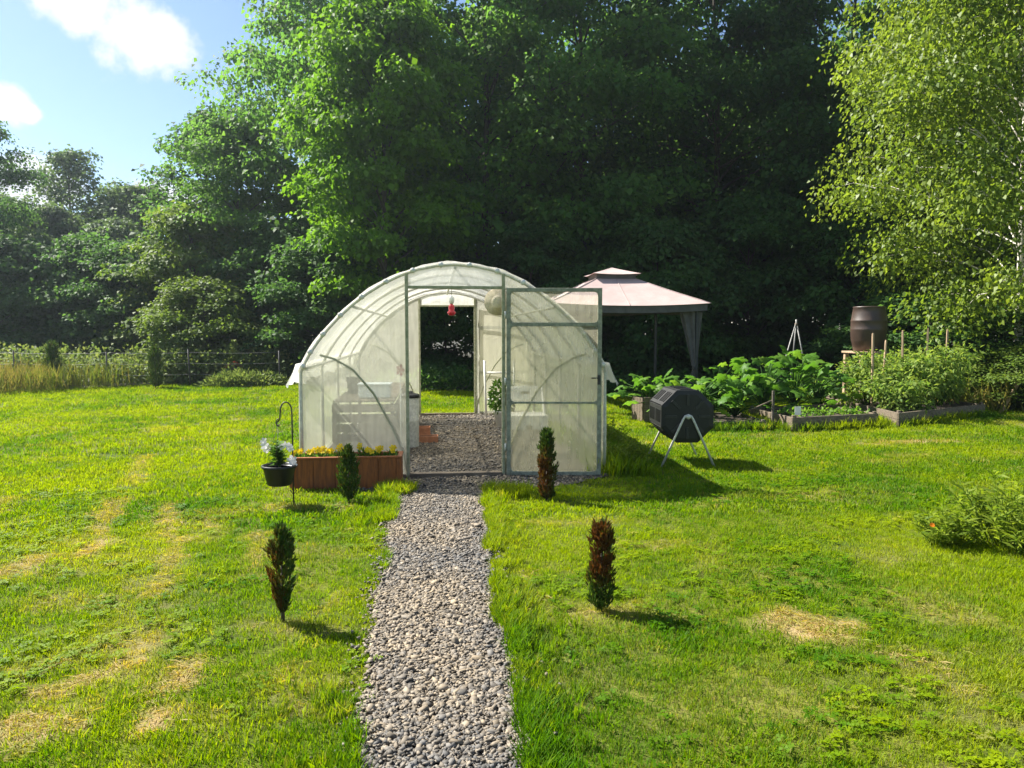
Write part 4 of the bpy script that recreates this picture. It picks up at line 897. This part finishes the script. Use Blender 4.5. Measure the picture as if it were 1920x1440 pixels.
for s in (-1, 1):                         # end caps with raised spokes
    y = s*LY/2; b = MB(); vs = octo(1.03, y)+octo(1.03, y+s*.022)+octo(.86, y+s*.030)
    fs = [(k, (k+1) % 8, (k+1) % 8+8, k+8) for k in range(8)]+[(k+8, (k+1) % 8+8, (k+1) % 8+16, k+16) for k in range(8)]+[tuple(range(16, 24)) if s < 0 else tuple(range(23, 15, -1)), tuple(range(8)) if s > 0 else tuple(range(7, -1, -1))]
    b.add(vs, fs); cap = b.build('end_cap', M['black_plastic'], t)
    for k in range(8):
        am = R(45*k); MB().box((.19*math.cos(am), y+s*.034, CZ+.19*math.sin(am)), (.13, .014, .03), (0, -am, 0)).build('spoke', M['dark_plastic'], cap)
    MB().tube([(0, y+s*.02, CZ), (0, y+s*.075, CZ)], .026, 12).build('axle', M['steel'], cap)
    yl = s*(LY/2+.055); fo = s*.02
    MB().tube([(-.305, yl+fo, 0), (-.06, yl, CZ-.035), (-.035, yl, CZ+.005), (0, yl, CZ+.02), (.035, yl, CZ+.005), (.06, yl, CZ-.035), (.305, yl+fo, 0)], .0135, 8).build('leg_frame', M['steel'], t)

# ------------------------------------------------------------------ gazebo
gz = thing('gazebo', 'gazebo with pale pink two-tier canvas roof behind the greenhouse', 'gazebo', (3.68, 15.55, 0))
HW, EZ, AZ = 1.58, 2.03, 2.62
def canopy(z0, z1, w0, w1, sag, n=14):
    b = MB()
    for s in range(4):
        a = R(90*s-90); c_, s_ = math.cos(a), math.sin(a)
        def fn(u, v):
            w = w0+(w1-w0)*v; x = (2*u-1)*w; y = -w; z = z0+(z1-z0)*(v*.90+.10*v*v)
            mid = 1-(2*u-1)**2; z -= sag*mid*(1-v); d = .012*mid*math.sin(v*3)
            # local side frame: outward is -y for s = 1
            ox, oy = x, y+d
            return (ox*c_-oy*s_, ox*s_+oy*c_, z)
        b.grid(fn, n, 8)
    return b
canopy(EZ+.05, AZ, HW, .40, .055).build('lower_canopy', M['canvas'], gz)
canopy(AZ+.10, 2.87, .50, .012, .02).build('upper_canopy', M['canvas'], gz)
for s in range(4):
    a = R(90*s-45); c_, s_ = math.cos(a), math.sin(a); q = math.sqrt(2)
    MB().tube([(c_*q*(HW+(.40-HW)*v), s_*q*(HW+(.40-HW)*v), EZ+.052+(AZ-EZ-.05)*(v*.9+.1*v*v)) for v in [k/8 for k in range(9)]], .010, 6).build('hip_seam', M['canvas'], gz)
    a = R(90*s-90); c_, s_ = math.cos(a), math.sin(a)
    MB().tube([(c_*(HW+(.40-HW)*v), s_*(HW+(.40-HW)*v), EZ+.052+(AZ-EZ-.05)*(v*.9+.1*v*v)-.055*(1-v)) for v in [k/8 for k in range(9)]], .006, 6).build('panel_seam', M['canvas'], gz)
b = MB()
for s in range(4):
    a = R(90*s-90); c_, s_ = math.cos(a), math.sin(a)
    b.grid(lambda u, v: (((2*u-1)*.41)*c_+.41*s_, ((2*u-1)*.41)*s_-.41*c_, AZ-.01+.12*v), 6, 2)
b.build('vent_band', M['grey_cloth'], gz)
b = MB()
for s in range(4):
    a = R(90*s-90); c_, s_ = math.cos(a), math.sin(a)
    def val(u, v):
        x = (2*u-1)*(HW-.05); y = -(HW-.05)-.008*math.sin(x*16); mid = 1-(2*u-1)**2; z = EZ+.06-.055*mid-.15*v
        return (x*c_-y*s_, x*s_+y*c_, z)
    b.grid(val, 30, 2)
b.build('valance', M['grey_cloth'], gz)
for sx in (-1, 1):
    for sy in (-1, 1):
        MB().box((sx*1.38, sy*1.38, 1.0), (.055, .055, 2.0)).build('post', M['gazebo_frame'], gz)
        MB().tube([(sx*1.40, sy*1.40, EZ-.03), (sx*.4, sy*.4, AZ-.04)], .014, 6).build('rafter', M['gazebo_frame'], gz)
        if sy > 0: continue
        def cur(u, v, sx=sx, sy=sy):
            t_ = abs(v-.40)/.60 if v > .40 else (.40-v)/.40*.72; w = .045+.16*t_**1.2
            g_ = u*6.2832; f_ = 1+.30*math.sin(g_*7)
            return (sx*1.36-sx*(.07*t_)+w*math.cos(g_)*f_*.95, sy*1.36-sy*.07*t_+w*.55*math.sin(g_)*f_, .06+1.86*v)
        o = MB().grid(cur, 42, 22).build('curtain', M['grey_cloth'], gz)
        MB().lathe([(.060, .79), (.062, .82), (.060, .85)], (sx*1.36, sy*1.36, 0), 14, False).build('tieback', M['gazebo_frame'], o)
for sx in (-1, 1): MB().box((sx*1.38, 0, 1.97), (.04, 2.70, .05)).build('top_rail', M['gazebo_frame'], gz); MB().box((0, sx*1.38, 1.97), (2.70, .04, .05)).build('top_rail', M['gazebo_frame'], gz)
# ------------------------------------------------------------------ raised beds
def board(e, p, q, z0, z1, th, mat, name='board'):
    p = Vector((*p, 0)); q = Vector((*q, 0)); d = q-p; c_ = (p+q)/2; MB().box((c_.x, c_.y, (z0+z1)/2), (d.length, th, z1-z0), (0, 0, math.atan2(d.y, d.x))).build(name, mat, e)
def raised_bed(label, poly, h, mat, posts=True):
    cx = sum(p[0] for p in poly)/4; cy_ = sum(p[1] for p in poly)/4; e = thing('raised_bed', label, 'raised bed', (cx, cy_, 0)); L = [(p[0]-cx, p[1]-cy_) for p in poly]
    for k in range(4):
        a, b_ = Vector(L[k]), Vector(L[(k+1) % 4]); d = (b_-a).normalized()*.021; a2, b2 = (a+d, b_-d) if k % 2 else (a-d, b_+d)
        board(e, a2, b2, .0, h/2-.002, .038, mat); board(e, a2, b2, h/2+.002, h, .036, mat)
        if posts: MB().box((a.x*.97, a.y*.97, h*.55), (.05, .05, h*1.2)).build('corner_post', mat, e)
    b = MB(); q = .985; b.add([(x*q, y*q, h*.78) for x, y in L]+[(x*q, y*q, .0) for x, y in L], [(0, 1, 2, 3), (0, 4, 5, 1), (1, 5, 6, 2), (2, 6, 7, 3), (3, 7, 4, 0)]); b.build('soil', M['soil'], e); return e
raised_bed('weathered raised bed with seedlings between the composter and tomatoes', BEDS[0], .21, M['old_wood'])
raised_bed('long weathered raised bed holding the staked tomatoes', BEDS[1], .22, M['old_wood'])
M['dark_wood'] = plain('dark_wet_wood', (.10, .085, .065), .85, .3, 6, bump=.4, stretch=(1, 9, 9))
raised_bed('low dark-sided bed right behind the compost tumbler', BEDS[2], .14, M['dark_wood'])
t = thing('wooden_planter', 'weathered upright wooden planter left of the compost tumbler', 'planter', (3.62, 12.55, 0), R(15))
for k in range(4):
    MB().box((-.135+.09*k, -.19, .21), (.086, .022, .42)).build('stave', M['old_wood'], t); MB().box((-.135+.09*k, .19, .21), (.086, .022, .42)).build('stave', M['old_wood'], t)
    MB().box((-.19, -.135+.09*k, .205), (.022, .086, .41)).build('stave', M['old_wood'], t); MB().box((.19, -.135+.09*k, .205), (.022, .086, .41)).build('stave', M['old_wood'], t)
MB().box((0, 0, .33), (.35, .35, .02)).build('soil', M['soil'], t)
t = thing('net_frame', 'dark post with slanting brace at the left corner of the seedling bed', 'post', (5.30, 11.30, 0))
MB().box((0, 0, .30), (.035, .035, .60)).build('post', M['dark_wood'], t); MB().tube([(0, .02, .45), (-.35, .1, .28)], .012, 6).build('brace', M['old_wood'], t)

# squash: big leaves, each one a part
def squash_leaf(seed):
    r = random.Random(seed); b = MB(); n = 25; ring = []; c = (0, .42, .03)
    for k in range(n):
        a = math.pi*2*k/n; lob = 1+.24*math.cos(5*a+math.pi)+r.uniform(-.04, .04)
        if k == 0: lob = .42
        x = .5*lob*math.sin(a); y = .42-.52*lob*math.cos(a)
        ring.append((x, y, -.13*(x*x*4)-.10*max(0, y-.4)**1.2+.035*math.sin(a*9)+.10*abs(x)))
    mid = [((p[0]-c[0])*.5+c[0], (p[1]-c[1])*.5+c[1], .05+.07*abs(p[0])+.012*math.sin(k*2.3)) for k, p in enumerate(ring)]
    b.add([c]+mid+ring, [(0, 1+k, 1+(k+1) % n) for k in range(n)]+[(1+k, 1+n+k, 1+n+(k+1) % n, 1+(k+1) % n) for k in range(n)], True)
    me = b.mesh('squash_leaf'); me.materials.append(M['squash']); a_ = me.attributes.new('tint', 'FLOAT', 'FACE'); a_.data.foreach_set('value', [r.random()]*len(me.polygons)); return me
SQ = [squash_leaf(k) for k in range(6)]
def squash(label, x, y, z0, nl, h, spread, size, seed):
    r = random.Random(seed); e = thing('squash_plant', label, 'plant', (x, y, z0), 0, 'squash plants'); b = MB(); nl = int(nl*1.7); size *= .78
    for k in range(nl):
        a = k*2.4+r.uniform(-.4, .4); q = spread*math.sqrt((k+.5)/nl)*r.uniform(.8, 1.15); hh = h*(1-.55*(q/spread)**2)*(r.uniform(.75, 1.1) if k % 3 else r.uniform(.25, .6)); q *= 1.15 if k % 3 == 0 else 1; tip = Vector((math.cos(a)*q, math.sin(a)*q, hh))
        b.tube([(0, 0, 0), (tip.x*.35, tip.y*.35, hh*.7), tip], [.012, .009, .006], 5)
        o = bpy.data.objects.new('leaf', SQ[r.randrange(6)]); s = size*r.uniform(.7, 1.2); o.scale = (s, s, s); o.location = tip
        o.rotation_euler = (R(r.uniform(-35, 50)), R(r.uniform(-40, 40)), a-math.pi/2+r.uniform(-.5, .5)); put(o, e)
    b.build('stalks', M['herb'], e)
for k, a in enumerate((('bright squash plant spilling over the upright wooden planter', 3.65, 12.5, .30, 20, .50, .60, .27), ('squash plant directly behind the compost tumbler', 4.35, 12.0, .10, 22, .72, .62, .28),
                       ('squash plant between the tumbler and the seedling bed', 5.0, 12.1, .10, 22, .78, .60, .27), ('tall squash plant behind the left half of the seedling bed', 5.75, 12.6, .16, 24, .98, .66, .30),
                       ('tallest squash plant below the tripod poles', 6.45, 12.9, .16, 24, 1.08, .66, .32), ('squash plant nearest the tomatoes', 7.1, 13.3, .10, 20, .85, .60, .28), ('squash plant at the back in front of the gazebo curtain', 5.1, 13.2, .10, 20, .85, .62, .28))): squash(*a, 200+k)
def sprig(e, n, rx, ry, h, seed, mat, L=.085, W=.045, z0=0.0):
    r = np.random.default_rng(seed); m_ = 26; c = np.stack([r.normal(0, rx*.45, m_), r.normal(0, ry*.45, m_), z0+h*r.uniform(.15, .95, m_)], 1)
    w = r.integers(0, m_, n); u = unit(r.normal(0, 1, (n, 3)))*np.cbrt(r.random((n, 1))); P = c[w]+u*np.array([rx*.42, ry*.42, h*.16]); P[:, 2] = np.maximum(P[:, 2], z0+.02)
    o = leaf_mass(P, u+[0, 0, -.25]+r.normal(0, .4, (n, 3)), u*.6+[0, 0, .8]+r.normal(0, .45, (n, 3)), L*np.exp(r.normal(0, .25, n)), W, mat, 'foliage', e, r=r)
    b = MB()
    for k in range(m_): b.tube([(c[k][0]*.2, c[k][1]*.2, z0), tuple(c[k])], [.007, .004], 4)
    b.build('stems', M['herb'], e)
TOM = [('tomato plant at the front left corner of the tomato bed', 7.95, 12.1, .80, .40), ('largest tomato plant, front middle of the tomato bed', 8.45, 12.45, .95, .46), ('tomato plant at the right front of the tomato bed', 9.05, 12.75, .98, .44),
       ('yellowing tomato plant at the right end of the tomato bed', 9.5, 13.2, 1.05, .40), ('tomato plant at the back left of the bed below the barrel', 7.95, 13.2, .95, .45), ('tomato plant in the back middle of the bed', 8.6, 13.6, 1.05, .45), ('tomato plant at the back right of the bed', 9.3, 14.1, 1.1, .42)]
for k, (lb, x, y, h, rx) in enumerate(TOM):
    e = thing('tomato_plant', lb, 'plant', (x, y, .16), 0, 'staked tomato plants'); sprig(e, 1500, rx*1.1, rx*1.1, h*(.82+.3*((k*7) % 5)/4), 300+k, M['tomato'])
for k, (lb, x, y, h, tl) in enumerate((('leftmost wooden stake among the tomatoes, in front of the barrel stand', 7.85, 12.75, 1.33, .02), ('thin stake left of the red-tipped stake', 8.25, 13.1, 1.20, -.05), ('leaning red-brown stake in the middle of the tomatoes', 8.40, 12.7, 1.38, .07),
                                   ('straight pale stake right of the leaning one', 9.05, 13.0, 1.42, 0), ('rightmost wooden stake in the tomato bed', 9.50, 13.1, 1.40, .02))):
    e = thing('wooden_stake', lb, 'stake', (x, y, .15), .3*k, 'tomato stakes'); MB().box((-tl*h/2, 0, h/2), (.034, .030, h), (0, -tl, 0)).build('shaft', M['stake_wood'], e); MB().box((-tl*h, 0, h+.012), (.028, .024, .028), (0, -tl, 0)).build('tip', M['stake_wood'], e)
g = np.random.default_rng(77); n = 420; u = g.random((n, 2)); P = np.stack([5.6+1.4*u[:, 0], 11.15+.25*u[:, 0]+.75*u[:, 1], np.full(n, .17)+g.uniform(0, .10, n)], 1)
o = leaf_mass(P, g.normal(0, 1, (n, 3))+[0, 0, .5], g.normal(0, .4, (n, 3))+[0, 0, 1], .075, .04, M['squash'], 'bed_seedlings', r=g); tag(o, 'low green seedlings covering the front of the seedling bed', 'seedlings', kind='stuff')
t = thing('plant_tag', 'small white plant tag standing in the seedling bed', 'tag', (5.62, 11.12, .15)); MB().box((0, 0, .04), (.012, .006, .16)).build('stick', M['stake_wood'], t); MB().box((0, -.006, .15), (.10, .005, .13)).build('card', M['tag_card'], t)

# barrel on its stand
t = thing('rain_barrel', 'dark brown plastic rain barrel raised on a stand', 'barrel', (8.95, 14.75, 1.13))
MB().lathe([(.27, 0), (.285, .015), (.325, .20), (.332, .215), (.332, .235), (.338, .25), (.348, .42), (.352, .435), (.352, .455), (.346, .47), (.345, .60), (.350, .612), (.350, .632), (.342, .645), (.32, .80), (.305, .885), (.312, .895), (.312, .915), (.29, .92), (.28, .905), (.001, .90)], n=36).build('barrel_body', M['brown_plastic'], t)
MB().tube([(-.05, -.31, .08), (-.05, -.37, .08), (-.05, -.38, .05)], .014, 8).build('spigot', M['black_iron'], t)
t = thing('barrel_stand', 'pale wooden stand carrying the brown barrel', 'stand', (8.95, 14.75, 0))
for sx in (-1, 1):
    for sy in (-1, 1): MB().box((sx*.30, sy*.30, .54), (.085, .085, 1.08)).build('leg', M['stake_wood'], t)
MB().box((0, -.345, .30), (.52, .03, .09)).build('crosspiece', M['stake_wood'], t); MB().box((0, -.345, .95), (.52, .03, .09)).build('crosspiece', M['stake_wood'], t)
for k in range(5): MB().box((-.30+.15*k, 0, 1.103), (.14, .74, .04)).build('platform_board', M['stake_wood'], t)
# tripod of poles
t = thing('pole_tripod', 'tripod of thin pale poles standing behind the squash', 'tripod', (8.1, 16.2, 0))
for (x, y) in ((-.55, -.1), (.02, .3), (.30, -.2)): MB().tube([(x, y, 0), (-x*.03, -y*.03, 1.80)], .017, 7).build('pole', M['wire'], t)
MB().tube([(0, 0, 1.66), (0, 0, 1.72)], .035, 10).build('lashing', M['old_wood'], t)

# fences
def wire_fence(label, pts_, ph, zs, seed):
    r = random.Random(seed); e = thing('wire_fence', label, 'fence', (pts_[0][0], pts_[0][1], 0)); o0 = Vector((*pts_[0], 0))
    for (x, y) in pts_: q = Vector((x, y, 0))-o0; MB().tube([(q.x, q.y, 0), (q.x+r.uniform(-.03, .03), q.y, ph*r.uniform(.97, 1.05))], .022, 6).build('post', M['iron_post'], e)
    for z in zs:
        L = []
        for k in range(len(pts_)-1):
            a = Vector((*pts_[k], z))-o0; b_ = Vector((*pts_[k+1], z))-o0
            for j in range(5): q = a.lerp(b_, j/5); q.z -= .03*math.sin(math.pi*j/5); L.append(q)
        L.append(Vector((*pts_[-1], z))-o0); MB().tube(L, .004, 5).build('wire', M['wire'], e)
wire_fence('low wire fence with thin dark posts along the left bramble', [(-14.5, 21.8), (-11.4, 21.5), (-8.95, 21.35), (-6.8, 21.45), (-4.4, 21.6)], 1.0, (.35, .65, .95), 3)
wire_fence('tall wire fence under the birch at the right edge', [(9.9, 15.6), (11.3, 15.2), (12.8, 14.6), (14.6, 13.8)], 1.95, (.55, .75, .95, 1.15, 1.35, 1.55, 1.75, 1.9), 4)
t = thing('leaning_pole', 'pale wooden pole leaning at the right edge under the birch', 'pole', (10.55, 13.0, 0)); MB().tube([(0, 0, -.02), (.55, .1, .75), (1.05, .2, 1.45)], [.035, .033, .03], 8).build('shaft', M['stake_wood'], t); MB().tube([(.38, .07, .53), (.43, .08, .70)], [.012, .006], 6).build('snapped_twig', M['stake_wood'], t)
# pot with coral flowers by the far fence
t = thing('flower_pot', 'distant brown pot of coral flowers with a tall green spike', 'pot', (-5.75, 22.0, 0))
MB().box((0, 0, .14), (.34, .34, .28)).build('plinth', M['old_wood'], t); MB().lathe([(.12, .285), (.17, .48), (.18, .485), (.18, .51), (.16, .51), (.15, .46)], n=20).build('pot_body', M['dark_wood'], t)
g = np.random.default_rng(88); n = 60; u = unit(g.normal(0, 1, (n, 3))); u[:, 2] = np.abs(u[:, 2]); leaf_mass(u*[.18, .18, .12]+[0, 0, .52], u, u+[0, 0, .3], .06, .06, M['petal_coral'], 'blossoms', t, r=g)
n = 420; q = g.random(n); a = g.uniform(0, 6.28, n); P = np.stack([np.cos(a)*.12*(1-q), np.sin(a)*.12*(1-q), .5+.75*q], 1); leaf_mass(P, np.stack([np.cos(a), np.sin(a), np.full(n, .8)], 1), g.normal(0, .5, (n, 3))+[0, 0, 1], .10, .04, M['bramble'], 'spike', t, r=g)

# flowering clump in the right foreground
def clump(name, label, x, y, ns, h, rx, seed, flowers):
    r = np.random.default_rng(seed); e = thing(name, label, 'flower', (x, y, 0)); b = MB(); Ps, Ds, Ls = [], [], []
    for k in range(ns):
        a = r.uniform(0, 6.28); q = rx*math.sqrt(r.random()); x0, y0 = math.cos(a)*q*.55, math.sin(a)*q*.55; hh = h*r.uniform(.55, 1.05)*(1.05-.5*q/rx); tip = np.array([math.cos(a)*q*1.15, math.sin(a)*q*1.15, hh])
        b.tube([(x0, y0, 0), ((x0+tip[0])/2, (y0+tip[1])/2, hh*.6), tuple(tip)], [.0035, .0028, .0015], 4, False)
        for j in range(15):
            f_ = r.uniform(.18, 1); a2 = r.uniform(0, 6.28); Ps.append((x0+(tip[0]-x0)*f_, y0+(tip[1]-y0)*f_, hh*f_)); Ds.append((math.cos(a2), math.sin(a2), r.uniform(.1, 1.1))); Ls.append(r.uniform(.06, .12))
    b.build('stems', M['lily'], e); n = len(Ps); leaf_mass(np.array(Ps), np.array(Ds), r.normal(0, .45, (n, 3))+[0, 0, 1], np.array(Ls), .019, M['lily'], 'leaves', e, r=r, droop=.25)
    rr = random.Random(seed)
    for (fx, fy, fz) in flowers:
        b = MB(); blossom(b, (fx, fy, fz), .018, (-.3, -1, .8), rr, 8, .2); o = b.build('blossom', M['petal_orange'], e); MB().tube([(fx*.7, fy*.7, .02), (fx, fy, fz)], .0025, 4).build('flower_stalk', M['herb'], o)
clump('daylily_clump', 'tall leafy flowering clump cut by the right edge of the lawn', 4.12, 4.85, 130, .60, .42, 401, [(.02, -.1, .56)])
clump('daylily_clump', 'smaller low clump with spent orange flowers at the left of the tall one', 3.66, 5.0, 40, .32, .22, 402, [(-.16, -.10, .17)])
clump('weed_clump', 'dark tall weeds growing against the right side of the greenhouse', 2.15, 8.25, 46, .38, .30, 403, [])
clump('weed_clump', 'bushy weeds halfway along the right side of the greenhouse', 2.15, 9.6, 46, .45, .35, 404, [])

# ------------------------------------------------------------------ sunlit summer air
b = MB(); b.add([(x, y, z) for x in (-180, 182) for y in (-166, 190) for z in (-1.0, 24.0)], [(0, 1, 3, 2), (4, 6, 7, 5), (0, 4, 5, 1), (2, 3, 7, 6), (0, 2, 6, 4), (1, 5, 7, 3)])
m = bpy.data.materials.new('summer_air'); m.use_nodes = True; nt = m.node_tree; nt.nodes.clear(); out = N(nt, 'ShaderNodeOutputMaterial')
pv = N(nt, 'ShaderNodeVolumePrincipled'); pv.inputs['Color'].default_value = (.78, .90, 1.0, 1); pv.inputs['Density'].default_value = 0.0008; pv.inputs['Anisotropy'].default_value = 0.68
nt.links.new(pv.outputs[0], out.inputs['Volume'])
tag(b.build('haze', m), 'thin sunlit haze in the garden air', 'haze', kind='stuff')
